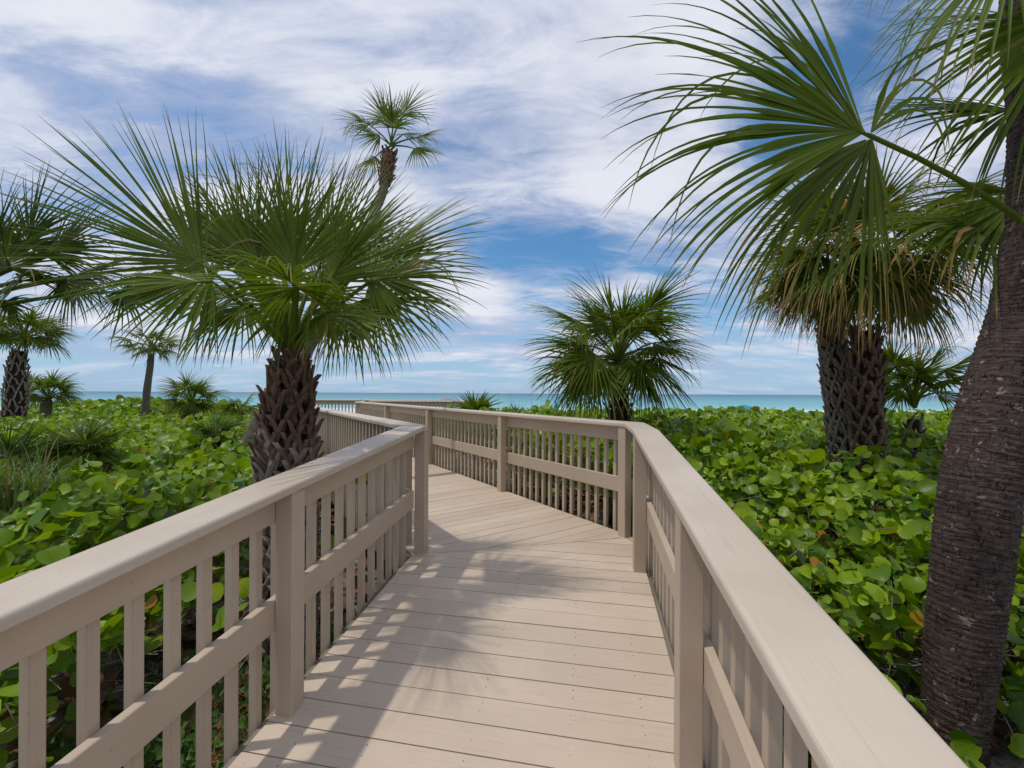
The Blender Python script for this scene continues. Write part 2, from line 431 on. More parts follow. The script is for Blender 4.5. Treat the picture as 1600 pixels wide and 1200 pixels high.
# ------------------------------------------------------------------ boardwalk layout
d1 = np.array([.178, .984]); d1 /= np.linalg.norm(d1)           # ramp heading
d2 = np.array([-.56, .83]); d2 /= np.linalg.norm(d2)             # heading after the bend
r1 = np.array([d1[1], -d1[0]]); r2 = np.array([d2[1], -d2[0]])   # to the right of each heading
A0 = 3.25                                                        # ramp meets landing
SL = .0975
def zdeck(p): return -SL*max(0.0, A0-float(np.dot(p, d1)))
L1o = np.array([-1.0, 1.9]); R1o = np.array([.92, 3.12])
LC = np.array([-.715, 3.45])    # left inner corner
RC = np.array([1.052, 3.855])   # right corner
cL1 = float(np.dot(L1o, r1)); cR1 = float(np.dot(R1o, r1)); cL2 = float(np.dot(LC, r2)); cR2 = float(np.dot(RC, r2))
OUT = .091
def clip(poly, n, c):   # keep dot(p,n) <= c
    out = []
    for i in range(len(poly)):
        a, b_ = poly[i], poly[(i+1) % len(poly)]
        da, db = np.dot(a, n)-c, np.dot(b_, n)-c
        if da <= 0: out.append(a)
        if (da < 0 < db) or (db < 0 < da): out.append(a+(b_-a)*(da/(da-db)))
    return out
deck = MB()
def boards(d, r, planes, a0, a1, phase=0.0, pitch=.1435, gap=.0055):
    k = a0+phase
    while k < a1:
        q = [d*k+r*-12, d*k+r*12, d*(k+pitch-gap)+r*12, d*(k+pitch-gap)+r*-12]
        for (n, c) in planes:
            if len(q) < 3: break
            q = clip(q, n, c)
        if len(q) >= 3 and k < a1:
            parts = [q]
            if d is d1:
                lo = clip(q, d1, A0); hi = clip(q, -d1, -A0); parts = [x for x in (lo, hi) if len(x) >= 3]
            cv = (random.random(), random.random(), random.random())
            dz = random.uniform(-.0012, .0012)
            for q_ in parts:
                ar = 0
                for i in range(len(q_)): ar += q_[i][0]*q_[(i+1) % len(q_)][1]-q_[(i+1) % len(q_)][0]*q_[i][1]
                if abs(ar) < 1e-5: continue
                if ar < 0: q_ = q_[::-1]
                deck.poly_slab([(p[0], p[1], zdeck(p)+dz) for p in q_], .028, cv, (r[0], r[1]))
        k += pitch
mit = RC-LC; mit /= np.linalg.norm(mit); mn = np.array([-mit[1], mit[0]]); mc = float(np.dot(LC, mn))
Lout = cL1-OUT-.002; Rout = cR1+OUT+.002
boards(d1, r1, [(-r1, -Lout), (r1, Rout), (mn, mc-.002)], -3.0, 5.0, .07)
END = 14.6
aend = 12.9
boards(d2, r2, [(-r2, -(cL2-OUT-.002)), (r2, cR2+OUT+.002), (-mn, -(mc+.002))], 0.5, aend)
# end platform and the beach ramp running right from it
d3 = np.array([1.0, -.035]); d3 /= np.linalg.norm(d3); r3 = np.array([d3[1], -d3[0]])
boards(d3, r3, [(-d3, 8.2), (d3, -.7), (r3, -13.55), (-r3, 15.5), (-d2, -(aend+.01))], -8.5, 0.0)
tag(put('boardwalk', deck.mesh('boardwalk', M_deck)), kind='structure')
scr = MB()
def screw(p):
    z = zdeck(p)+.0006; scr.poly_slab([(p[0]+math.cos(a)*.0036, p[1]+math.sin(a)*.0036, z) for a in (0, 1.05, 2.1, 3.14, 4.19, 5.24)], .003)
for i_ in range(44):
    a_ = .25+.07+i_*.1435-.0055
    for c_ in (cL1+.10, (cL1+cR1)/2-.42, (cL1+cR1)/2, (cL1+cR1)/2+.42, cR1-.10):
        for da in (.022, .118):
            q_ = d1*(a_-.0+da)+r1*(c_+random.uniform(-.006, .006))
            if np.dot(q_, mn) < mc-.02 and random.random() < .8: screw(q_)
tag(put('boardwalk_screws', scr.mesh('boardwalk_screws', M_twig)), kind='structure')
frame = MB()
def beam_pts(c0, c1, r, o0, o1, z0, z1, za, zb, ch=.003):
    """ring list for a bar between plan points c0,c1; offsets o along r; z relative to za / zb"""
    prof = [(o0+ch, z0), (o1-ch, z0), (o1, z0+ch), (o1, z1-ch), (o1-ch, z1), (o0+ch, z1), (o0, z1-ch), (o0, z0+ch)]
    return [[(c[0]+r[0]*o, c[1]+r[1]*o, zc+z) for (o, z) in prof] for c, zc in ((c0, za), (c1, zb))]
def bar(mb, c0, c1, r, o0, o1, z0, z1, cv=None):
    """may cross the ramp/landing line: split there"""
    mb.prism(beam_pts(c0, c1, r, o0, o1, z0, z1, zdeck(c0), zdeck(c1)), cval=cv)
for (c, d, r, s, a, b_) in ((cL1, d1, r1, -1, -2.9, 3.2), (cR1, d1, r1, 1, -2.9, 3.2)):
    p0, p1 = d*a+r*c, d*b_+r*c
    bar(frame, p0, p1, r*s, .094, .126, -.24, -.012)
    for k in (.45, 1.25):
        bar(frame, p0, p1, -r*s, k-.02, k+.02, -.24, -.034)
for (c, s) in ((cL2, -1), (cR2, 1)):
    a = float(np.dot(LC if s < 0 else RC, d2)); p0, p1 = d2*(a+.05)+r2*c, d2*12.6+r2*c
    bar(frame, p0, p1, r2*s, .094, .126, -.24, -.012)
    bar(frame, p0+d2*.9, p1, -r2*s, .45, .49, -.24, -.034)
tag(put('boardwalk_frame', frame.mesh('boardwalk_frame', M_old)), kind='structure')

# ------------------------------------------------------------------ railings
def post_mesh(h, name='post'):
    mb = MB(); w = .089; c = .004
    prof = [(c, 0), (w-c, 0), (w, c), (w, w-c), (w-c, w), (c, w), (0, w-c), (0, c)]
    mb.prism([[(x, y, z) for x, y in prof] for z in (-.95, h)]); return mb.mesh(name, M_rail)
def bal_mesh():
    mb = MB(); w = .038; c = .003
    prof = [(c, 0), (w-c, 0), (w, c), (w, w-c), (w-c, w), (c, w), (0, w-c), (0, c)]
    mb.prism([[(x, y, z) for x, y in prof] for z in (-.20, 1.026)]); return mb.mesh('baluster', M_rail)
POST = post_mesh(1.028); BAL = bal_mesh()
CAPW = (-.010, .182)
def cap_profile(z0=1.030, z1=1.069, rr=.014):
    a, b_ = CAPW; pr = [(a+.003, z0), (b_-.003, z0), (b_, z0+.003)]
    for k in range(5):
        th = k/4*math.pi/2; pr.append((b_-rr+rr*math.cos(th), z1-rr+rr*math.sin(th)))
    for k in range(5):
        th = math.pi/2+k/4*math.pi/2; pr.append((a+rr+rr*math.cos(th), z1-rr+rr*math.sin(th)))
    pr.append((a, z0+.003)); return pr
def railing(name, label, pts, posts, out, mitre0=None, mitre1=None, bal_range=None, zf=zdeck, skip_mid=False, group=None, fas=(0, 0)):
    """pts: plan points of the inner line (straight run, maybe a slope break);
    posts: distances along the run; out: unit vector away from the deck"""
    p0, p1 = np.array(pts[0]), np.array(pts[-1]); d = p1-p0; Ltot = np.linalg.norm(d); d = d/Ltot
    root = empty(name, (p0[0], p0[1], zf(p0)-.6)); tag(root, label, 'railing', group)
    ang = math.atan2(d[1], d[0])
    cuts = [0.0]+[float(np.dot(np.array(q)-p0, d)) for q in pts[1:-1]]+[Ltot]
    # cap
    mb = MB(); prof = cap_profile(); rings = []
    for i, a in enumerate(cuts):
        base = p0+d*a; ring = []
        for (o, z) in prof:
            q = base+out*o
            if i == 0 and mitre0 is not None:      # mitre0: neighbour (direction, outward) -> slide along d
                q = q+d*mitre0*o
            if i == len(cuts)-1 and mitre1 is not None: q = q+d*mitre1*o
            ring.append((q[0], q[1], zf(base)+z))
        rings.append(ring)
    mb.prism(rings)
    put('cap_rail', mb.mesh('cap_rail', M_cap), root)
    f0, f1 = fas
    for nm, z0, z1 in (('top_rail', .885, 1.0295), ('mid_rail', .385, .530)):
        mb = MB()
        cc = [cuts[0]+f0]+cuts[1:-1]+[cuts[-1]+f1]
        rings = []
        for a in cc:
            base = p0+d*a; rings.append(beam_pts(base, base, out, .0905, .1275, z0, z1, zf(base), zf(base))[0])
        mb.prism(rings); put(nm, mb.mesh(nm, M_rail), root)
    inv = Matrix.Translation(root.location).inverted()
    for a in posts:
        q = p0+d*a
        o = bpy.data.objects.new('post', POST); COL.objects.link(o); o.parent = root
        cr = d[0]*out[1]-d[1]*out[0]
        # local x along d, y along out
        if cr > 0: o.location = Vector((q[0], q[1], zf(q)))-root.location; o.rotation_euler = (0, 0, ang)
        else:
            q = q+d*.089; o.location = Vector((q[0], q[1], zf(q)))-root.location; o.rotation_euler = (0, 0, ang+math.pi)
    b0, b1 = bal_range or (.05, Ltot-.05)
    k = b0
    while k < b1:
        q = p0+d*k+out*.1285
        o = bpy.data.objects.new('baluster', BAL); COL.objects.link(o); o.parent = root
        cr = d[0]*out[1]-d[1]*out[0]
        if cr < 0: q = q+d*.038
        o.location = Vector((q[0], q[1], zf(q)+random.uniform(-.002, .002)))-root.location
        o.rotation_euler = (0, 0, ang+(0 if cr > 0 else math.pi)+random.uniform(-.01, .01))
        k += .128
    return root
def on(c, d, r, a): return d*a+r*c
aLC = float(np.dot(LC, d1)); aRC = float(np.dot(RC, d1))
# mitre factors: where the cap outline slides along the run per metre of outward offset
turn = math.acos(float(np.dot(d1, d2)))
tm = math.tan(turn/2)
sL1 = on(cL1, d1, r1, -2.9); a1post = float(np.dot(L1o, d1))
railing('railing', 'near left railing of the ramp with wide tan cap, in front of the big palm',
        [sL1, on(cL1, d1, r1, aLC)], [a1post+2.9+k for k in (-4.67, -3.11, -1.555, 0)]+[aLC+2.9-.006],
        -r1, None, -tm, (.045, aLC+2.9-.10), fas=(0, -.02))
eR = on(cR1, d1, r1, aRC)
aPR = float(np.dot(R1o, d1))
railing('railing', 'near right railing of the ramp with wide tan cap, beside the ringed palm trunk',
        [on(cR1, d1, r1, -2.9), on(cR1, d1, r1, A0), eR], [aPR+2.9+k for k in (-4.67, -3.11, -1.555, 0)],
        r1, None, tm, (.02, aRC+2.9-.02))
aL = float(np.dot(LC, d2)); aR = float(np.dot(RC, d2))
railing('railing', 'far left railing beyond the bend, seen from its outer side behind the big palm',
        [LC, LC+d2*9.3], [.30, 2.6, 5.0, 7.4, 9.2], -r2, tm, None, (.17, 9.25), fas=(.02, 0))
def along(px):   # where the R2 line is seen at pixel column px
    k = (px-800)/FPX; # (RC + a d2): x = k y
    return (k*RC[1]-RC[0])/(d2[0]-k*d2[1])
pR = [0.0]+[along(p) for p in (783, 668, 602)]
Rlen = along(556)
railing('railing', 'long right railing beyond the bend that runs away towards the sea',
        [RC, RC+d2*(Rlen+.09)], pR+[Rlen], r2, -tm, None, (.10, Rlen))
pe = RC+d2*(Rlen+.12)
# end platform rails (flat)
flat = lambda p: 0.0
q0, q1 = np.array([-7.9, 15.35]), np.array([-5.55, 15.25])
railing('railing', 'short end railing at the far platform with bright sea between its balusters', [q0, q1], [.1, 2.25], np.array([0, 1.0]), zf=flat)
railing('railing', 'distant dark railing behind the spiky grass, near side of the beach ramp',
        [np.array([-4.75, 14.0]), np.array([-.75, 13.85])], [.05, 1.9, 3.85], np.array([-.0375, -1.0])/1.0007, zf=flat)
railing('railing', 'farthest railing along the seaward side of the beach ramp',
        [np.array([-5.45, 15.25]), np.array([-.95, 15.12])], [1.2, 3.0, 4.4], np.array([.03, 1.0])/1.0004, zf=flat)

# ------------------------------------------------------------------ palms
UP = np.array([0, 0, 1.0])
def nrmz(v): v = np.asarray(v, float); return v/(np.linalg.norm(v)+1e-9)
def frond_mesh(rg, hub, c, nr, Rl, base, n=46, spread=112, droop=.8, fold=.25, dry=0.0, pr=.016, join=.36, broken=.05, mat=None, st=9, costa=.18, a_lo=None, wmul=1.0):
    mat = mat or M_frond
    c = nrmz(c); nr = np.asarray(nr, float); nr = nrmz(nr-c*np.dot(nr, c)); lat = np.cross(c, nr)
    lo = -spread if a_lo is None else a_lo
    th = np.radians(np.linspace(lo, spread, n)+rg.uniform(-.8, .8, n))
    dth = math.radians((spread-lo)/n)
    d = np.cos(th)[:, None]*c+np.sin(th)[:, None]*lat - nr*(fold*np.abs(np.sin(th)))[:, None]
    d += rg.normal(0, .03, (n, 3)); d /= np.linalg.norm(d, axis=1)[:, None]
    L = Rl*(.74+.26*np.cos(th*.7))*rg.uniform(.88, 1.06, n)
    p = hub+np.outer(np.clip(np.cos(th), 0, 1)**2*costa*Rl, c)
    ts = np.linspace(0, 1, st)**.9
    brk = rg.random(n) < broken
    stiff = droop*rg.uniform(.7, 1.4, n)
    curl = rg.normal(0, .10, n)
    V = np.zeros((n, st, 3, 3)); C = np.zeros((n, st, 3, 3))
    seg_g = np.clip(rg.normal(.5, .22, n), 0, 1); sdry = np.clip(dry+np.where(brk, rg.uniform(.1, .7, n), 0)+rg.normal(0, .06, n), 0, 1)
    N0 = np.cross(lat, c)*-1 if False else nr
    wj = join*L*dth*.5*.84*wmul
    for i, t in enumerate(ts):
        if i:
            dt = ts[i]-ts[i-1]
            g = stiff*(.15+1.9*t**1.7)*dt
            g = g+np.where(brk & (t > .45), 1.6*dt*2.2, 0)
            d = d-np.outer(g, UP)+np.cross(d, nr)*(curl*dt*t)[:, None]
            d /= np.linalg.norm(d, axis=1)[:, None]
            p = p+d*(L*dt)[:, None]
        e = np.cross(d, nr); e /= (np.linalg.norm(e, axis=1)[:, None]+1e-6)
        nn = np.cross(e, d)
        w = np.where(t <= join, t*L*dth*.5*1.3*wmul+.003, wj*(1.0-((max(t-join, 0))/(1-join)))**.85+.0006)
        tw = rg.normal(0, .3, n)*max(0, t-join*.8)
        ee = e*np.cos(tw)[:, None]+nn*np.sin(tw)[:, None]
        V[:, i, 0] = p-ee*w[:, None]; V[:, i, 2] = p+ee*w[:, None]; V[:, i, 1] = p-nn*(w*.42)[:, None]
        C[:, i, :, 0] = t; C[:, i, :, 1] = seg_g[:, None]; C[:, i, :, 2] = sdry[:, None]
    idx = np.arange(n*st*3).reshape(n, st, 3)
    F = []
    for a in (0, 1):
        F.append(np.stack([idx[:, :-1, a], idx[:, :-1, a+1], idx[:, 1:, a+1], idx[:, 1:, a]], -1).reshape(-1, 4))
    V = V.reshape(-1, 3); C = C.reshape(-1, 3); F = np.concatenate(F)
    # petiole: curved bar from the trunk to the hub, running on into the blade
    if base is not None:
        b0 = np.asarray(base, float); hubp = np.asarray(hub, float)
        mid = (b0+hubp)/2+nrmz(np.cross(np.cross(hubp-b0, UP), hubp-b0)+1e-6)*np.linalg.norm(hubp-b0)*.10
        pts = []
        for s in np.linspace(0, 1, 8): pts.append((1-s)**2*b0+2*s*(1-s)*mid+s*s*hubp)
        pts.append(hubp+c*costa*Rl); rad = list(np.linspace(pr*1.5, pr*.8, 8))+[.002]
        m_ = 6; vv = []; 
        for i, q in enumerate(pts):
            tdir = nrmz(pts[min(i+1, len(pts)-1)]-pts[max(i-1, 0)])
            s1 = nrmz(np.cross(tdir, UP)+1e-6); s2 = np.cross(s1, tdir)
            for k in range(m_):
                an = k/m_*2*math.pi; vv.append(q+(s1*math.cos(an)*1.25+s2*math.sin(an)*.8)*rad[i])
        o = len(V); vv = np.array(vv); ff = []
        for i in range(len(pts)-1):
            for k in range(m_):
                k2 = (k+1) % m_; ff.append((o+i*m_+k, o+i*m_+k2, o+(i+1)*m_+k2, o+(i+1)*m_+k))
        cc = np.zeros((len(vv), 3)); cc[:, 0] = .05; cc[:, 1] = .6; cc[:, 2] = dry*.8
        V = np.concatenate([V, vv]); C = np.concatenate([C, cc]); F = np.concatenate([F, np.array(ff)])
    return np_mesh('frond', V, F, mat, col=C)

def path_interp(pts, radii, n):
    pts = np.array(pts, float); radii = np.array(radii, float)
    s = np.concatenate([[0], np.cumsum(np.linalg.norm(np.diff(pts, axis=0), axis=1))])
    # smooth resample (catmull-ish by repeated interpolation)
    u = np.linspace(0, s[-1], n)
    P_ = np.stack([np.interp(u, s, pts[:, k]) for k in range(3)], -1); Rr = np.interp(u, s, radii)
    for _ in range(max(2, n//12)):
        P_[1:-1] = (P_[:-2]+2*P_[1:-1]+P_[2:])/4; Rr[1:-1] = (Rr[:-2]+2*Rr[1:-1]+Rr[2:])/4
    return P_, Rr, u
def trunk_mesh(name, pts, radii, mat, n=60, m=28, rough=.03, seed=1, ringamp=0.0, ringstep=.05):
    rg = np.random.default_rng(seed)
    P_, Rr, u = path_interp(pts, radii, n)
    V = []; UV = []; C = []
    ph = rg.uniform(0, 6.28, 6)
    for i in range(n):
        tdir = nrmz(P_[min(i+1, n-1)]-P_[max(i-1, 0)])
        s1 = nrmz(np.cross(tdir, np.array([0, 1.0, 0]))); s2 = np.cross(tdir, s1)
        an = np.linspace(0, 2*math.pi, m+1)
        rr = Rr[i]*(1+rough*(np.sin(an*3+ph[0]+u[i]*2)+.6*np.sin(an*5+ph[1]-u[i]*5)+.5*np.sin(an*2+u[i]*9+ph[2])))
        if ringamp: rr = rr+ringamp*math.sin(u[i]/ringstep*2*math.pi+.8*math.sin(u[i]*7))+rg.normal(0, ringamp*.4, m+1)
        rr[-1] = rr[0]
        for k in range(m+1):
            V.append(P_[i]+(s1*math.cos(an[k])+s2*math.sin(an[k]))*rr[k]); UV.append((u[i], an[k]/6.283*.9)); C.append((.2, .3, .3))
    I = np.arange(n*(m+1)).reshape(n, m+1)
    F = np.stack([I[:-1, :-1], I[:-1, 1:], I[1:, 1:], I[1:, :-1]], -1).reshape(-1, 4)
    return np_mesh(name, np.array(V), F, mat, col=np.array(C), uv=np.array(UV), smooth=True)
def boots_mesh(pts, radii, count, w, L, out, mat, seed=1, u0=0.0, u1=1.0, lw=.045, warm0=0.0, warm1=0.0, out1=None):
    """criss-crossed leaf bases left on the trunk, each a split strap meeting in a stub"""
    rg = np.random.default_rng(seed)
    P_, Rr, u = path_interp(pts, radii, 80)
    V = []; F = []; C = []; UV = []
    out1 = out if out1 is None else out1
    for k in range(count):
        t = u0+(u1-u0)*(k+.5)/count; s = t*u[-1]
        an = k*2.39996+rg.normal(0, .10)
        ww = w*rg.uniform(.85, 1.15); LL = L*rg.uniform(.8, 1.2); oo = (out+(out1-out)*t)*rg.uniform(.6, 1.4)
        cv = (rg.uniform(0, 1), (warm0+(warm1-warm0)*t)*rg.uniform(.4, 1.0), rg.random())
        cut = rg.uniform(.85, 1.1)
        for sd in (-1, 1):
            b0 = len(V); uo = rg.uniform(0, 9)
            ST = 5
            for i in range(ST):
                q = i/(ST-1)*cut
                h = s+LL*(q-.35)
                hh = min(max(h, 0), u[-1])
                c_ = np.array([np.interp(hh, u, P_[:, j]) for j in range(3)]); r_ = np.interp(hh, u, Rr)
                c2 = np.array([np.interp(min(hh+.02, u[-1]), u, P_[:, j]) for j in range(3)]); td = nrmz(c2-c_+1e-6*UP)
                c_ = c_+td*(h-hh)
                s1 = nrmz(np.cross(td, np.array([0, 1.0, 0]))); s2 = np.cross(td, s1)
                off = sd*(ww/2)*(1-min(q, 1))**.85+sd*lw*.28
                a_ = an+off/r_
                rad = s1*math.cos(a_)+s2*math.sin(a_); tan = -s1*math.sin(a_)+s2*math.cos(a_)
                R0 = r_+.004+oo*max(q, 0)**1.6
                hw = lw*.5*(1.15-.35*q); thk = .007+.007*(1-q)
                cen = c_+rad*R0
                for (x, y) in ((-1, -1), (1, -1), (1, 1), (-1, 1)):
                    V.append(cen+tan*hw*x+rad*thk*y); UV.append((uo+h, uo+x*.02)); C.append(cv)
            for i in range(ST-1):
                for j in range(4):
                    j2 = (j+1) % 4; F.append((b0+i*4+j, b0+i*4+j2, b0+(i+1)*4+j2, b0+(i+1)*4+j))
            F.append((b0+3, b0+2, b0+1, b0)); e = b0+(ST-1)*4; F.append((e, e+1, e+2, e+3))
    return np_mesh('leaf_boots', np.array(V), np.array(F), mat, col=np.array(C), uv=np.array(UV))
def crown(root, rg, top, n, pet, Rl, el0=82, el1=-35, mat=None, nseg=44, droop=.8, dryold=.0, az0=0.0, skipaz=None, st=8, spread=112, wmul=1.0, lean=(0, 0), one=False, pw=.8, prad=.014, broken=.05):
    top = np.asarray(top, float)
    for k in range(n):
        f = (k+.5)/n
        el = math.radians(el0+(el1-el0)*f**pw+rg.uniform(-7, 7)); az = az0+k*2.39996+rg.uniform(-.25, .25)
        if skipaz and skipaz(az, el): continue
        u = np.array([math.cos(az)*math.cos(el)+lean[0], math.sin(az)*math.cos(el)+lean[1], math.sin(el)]); u = nrmz(u)
        pl = pet*rg.uniform(.75, 1.15)*(.6+.4*math.sin(math.pi*min(f*1.3, 1)))
        hub = top+u*pl+np.array([0, 0, -.10*pl*f])
        el2 = el-math.radians(8+22*f)
        c = nrmz([math.cos(az)*math.cos(el2), math.sin(az)*math.cos(el2), math.sin(el2)])
        nr = np.cross(np.cross(c, UP)+1e-4, c)*1.0
        side = np.cross(c, UP); tw = rg.normal(0, .45)
        nr = nrmz(nrmz(np.cross(side, c))*math.cos(tw)+nrmz(side)*math.sin(tw))
        dr = dryold*max(0, f-.6)/.4
        rl = Rl*rg.uniform(.88, 1.1)*(.85 if f < .12 else 1)
        me = frond_mesh(rg, hub, c, nr, rl, top-UP*.12*rg.random()+u*.02, n=nseg, spread=spread*rg.uniform(.85, 1.05),
                        droop=droop*(.6+.8*f)*rg.uniform(.8, 1.2), fold=rg.uniform(.1, .45), dry=dr, mat=mat, st=st, wmul=wmul, pr=prad, broken=broken)
        put('frond', me, root)
def palm_root(name, base, label, cat='palm tree', group=None):
    return tag(empty(name, base), label, cat, group)

# -- the big palm left of the ramp, behind the near left railing
rg = np.random.default_rng(11)
Yp = 2.95
base = P(452, 1040, Yp); base[2] = -.75
tp = P(455, 565, Yp)
tk = [base, P(450, 800, Yp), P(450, 690, Yp), P(452, 620, Yp), tp]
rd = [.160, .163, .160, .122, .070]
r = palm_root('palm_tree', base, 'big fan palm with criss-cross trunk standing just behind the near left railing')
o = put('trunk', trunk_mesh('trunk', tk, [x*.93 for x in rd], M_core, seed=3), r)
put('leaf_boots', boots_mesh(tk, rd, 170, .15, .20, .03, M_bark, 5, 0.02, .74, lw=.044, warm0=0, warm1=.1, out1=.06), o)
put('leaf_boots', boots_mesh(tk, rd, 80, .12, .19, .04, M_bark_w, 6, .66, 1.0, lw=.034, warm0=.2, warm1=.9, out1=.075), o)
tk = tp+np.array([0, 0, .03])
def F_(root, px, py, Y, c, nr, Rl, base, **kw):
    put('frond', frond_mesh(rg, P(px, py, Y), c, nr, Rl, base, **kw), root)
F_(r, 338, 430, 2.62, (-.80, -.10, .58), (.2, -.95, .1), 1.14, tk, n=50, join=.38, spread=50, droop=.12, fold=.06, broken=.02)
F_(r, 330, 440, 2.55, (-.85, -.3, -.12), (.2, -.8, .5), .62, tk, join=.44, n=44, spread=95, droop=.7)
F_(r, 463, 450, 2.42, (.05, -.75, .15), (0, -.6, .8), .62, tk, n=58, spread=160, droop=.9, fold=.08, broken=.09)
F_(r, 412, 440, 2.72, (-.30, -.1, 1), (.1, -.95, 0), .80, tk, n=46, join=.40, spread=60, droop=.12)
F_(r, 385, 425, 3.1, (-.38, .05, 1), (.1, -.9, -.1), .84, tk, n=50, join=.40, spread=62, droop=.12)
F_(r, 440, 415, 3.2, (-.05, .1, 1), (0, -1, 0), .90, tk, n=50, join=.40, spread=62, droop=.12)
F_(r, 462, 440, 2.65, (.02, -.15, 1), (.05, -.95, .1), .80, tk, n=46, join=.40, spread=55, droop=.12)
F_(r, 495, 425, 3.1, (.26, .05, .95), (-.3, -.9, 0), .90, tk, n=50, join=.40, spread=66, droop=.15)
F_(r, 512, 448, 2.75, (.45, -.1, .9), (-.2, -.95, .1), .76, tk, n=46, join=.40, spread=60, droop=.15)
F_(r, 560, 425, 2.95, (.80, -.05, .50), (-.3, -.8, .4), .85, tk, n=54, join=.46, spread=85, droop=.28)
F_(r, 578, 440, 2.80, (.97, -.05, .22), (-.1, -.9, .3), .70, tk, n=50, spread=100, droop=.4)
F_(r, 570, 468, 2.85, (.95, -.15, -.05), (0, -.8, .6), .62, tk, n=46, droop=.7)
F_(r, 535, 490, 2.7, (.75, -.3, -.35), (.2, -.9, .4), .50, tk, n=40, droop=.9)
F_(r, 385, 480, 2.65, (-.6, -.3, -.45), (-.2, -.9, .4), .42, tk, n=40, droop=.9, broken=.2, dry=.12)
F_(r, 508, 490, 2.62, (.45, -.4, -.6), (.1, -.9, .2), .38, tk, n=36, droop=.9, broken=.25, dry=.1)
F_(r, 360, 465, 3.3, (-.9, .2, .25), (0, -.7, .7), .75, tk, join=.44, n=44)
F_(r, 420, 430, 3.5, (-.3, .6, .6), (0, -.7, .7), .70, tk, join=.44, n=44)
F_(r, 540, 400, 3.4, (.5, .3, .8), (-.2, -.9, .3), .68, tk, join=.44, n=44, spread=80, droop=.2)
F_(r, 350, 400, 3.3, (-.55, .2, .8), (.2, -.9, .3), .72, tk, join=.44, n=44, spread=75, droop=.2)
F_(r, 490, 470, 3.3, (.4, .2, .8), (-.1, -.9, .3), .75, tk, n=44, spread=100, droop=.4)
F_(r, 445, 490, 2.75, (-.3, -.5, .5), (0, -.7, .7), .5, tk, n=40, spread=120, droop=.8)
F_(r, 482, 492, 2.75, (.35, -.5, .5), (0, -.7, .7), .5, tk, n=40, spread=120, droop=.8)
# hanging brown sheath fibre at the neck
# -- the tall leaning palm behind it
bs = P(382, 745, 5.6); bs[2] = -.7
tk2 = [bs, P(384, 715, 5.6), P(425, 630, 5.8), P(470, 563, 6.0), P(540, 430, 6.5), P(598, 300, 7.2), P(607, 238, 7.4)]
r = palm_root('palm_tree', bs, 'tall slender palm leaning right, its small crown alone high in the sky')
o = put('trunk', trunk_mesh('trunk', tk2, [.18, .15, .115, .10, .085, .072, .078], M_slim, seed=8, ringamp=.003), r)
put('leaf_boots', boots_mesh(tk2, [.18, .15, .115, .10, .085, .072, .078], 26, .10, .16, .04, M_bark_w, 4, .90, 1.0, warm0=.6, warm1=.9, out1=.07), o)
rg2 = np.random.default_rng(21)
top = P(609, 228, 7.4)
for (hx, hy, c, R2) in ((575, 195, (-.85, 0, .5), .55), (600, 190, (-.2, .1, 1), .6), (628, 180, (.35, .1, 1), .6), (650, 215, (.85, 0, .35), .45),
                        (585, 245, (-.6, -.2, -.6), .45), (645, 232, (.7, -.2, -.3), .48), (612, 200, (.05, -.5, .6), .5), (592, 215, (-.6, -.4, .1), .5), (628, 210, (.5, .5, .4), .5)):
    hub = P(hx, hy, 7.35); c = np.array(c)
    nr = nrmz(np.cross(np.cross(c, UP)+1e-3, c)+np.array([0, -1.0, 0]))
    put('frond', frond_mesh(rg2, hub, c, nr, R2*1.12, top, n=32, spread=88, droop=.35, st=7, pr=.012, wmul=1.15), r)

# -- generic trees: (name, trunk px path, Y, radii, boots, crown ...)
def simple_palm(label, path, Y, radii, top, n, pet, Rl, seed, boots=0, bootw=.14, bmat=None, tmat=None, name='palm_tree', group=None, warm=(0, .4), bL=.18, **kw):
    pts = [P(x, y, Y) for x, y in path]
    pts = [np.array([pts[0][0], pts[0][1], -.72])]+pts
    radii = [radii[0]]+list(radii)
    r = palm_root(name, pts[0], label, 'palm tree', group)
    o = put('trunk', trunk_mesh('trunk', pts, [x*(.92 if boots else 1) for x in radii], tmat or (M_core if boots else M_slim), n=48, m=20, seed=seed), r)
    if boots:
        put('leaf_boots', boots_mesh(pts, radii, boots, bootw, bL, .03, bmat or M_bark, seed, .02, 1.0, lw=bootw*.3, warm0=warm[0], warm1=warm[1], out1=kw.pop('out1', .06)), o)
    kw.pop('out1', None)
    crown(r, np.random.default_rng(seed*7+1), P(top[0], top[1], Y), n, pet, Rl, **kw)
    return r
simple_palm('thick palm at the left edge with grey boots and a flat topped crown', [(22, 655), (25, 610), (27, 570), (30, 548)], 9.5,
            (.175, .175, .14, .09), (38, 525), 26, .48, .52, 31, boots=120, bootw=.11, nseg=30, st=7, droop=.7, el0=72, el1=-5, wmul=1.3)
simple_palm('low bushy palm behind the thick one at the left edge', [(72, 640), (74, 625)], 11.5, (.12, .1), (76, 620), 18, .50, .50, 32,
            nseg=28, st=7, el0=80, el1=5, wmul=1.3)
simple_palm('slender bare trunk palm with a small crown left of the big palm', [(227, 650), (229, 615), (234, 575), (236, 552)], 13.5,
            (.105, .10, .09, .085), (236, 545), 20, .58, .50, 33, nseg=26, st=7, droop=.8, el0=62, el1=-2, wmul=1.5, dryold=.4)
simple_palm('short young palm on the hedge between the slender and the big palm', [(297, 650), (298, 632)], 10.5, (.16, .14), (299, 628), 20, .42, .48, 34,
            nseg=28, st=7, el0=80, el1=-5, wmul=1.3, boots=20, warm=(.8, .9))
simple_palm('single small fan palm just left of the big trunk', [(376, 650), (376, 642)], 9.0, (.05, .04), (376, 640), 6, .22, .40, 35, nseg=22, st=6, el0=70, el1=10, wmul=1.3)
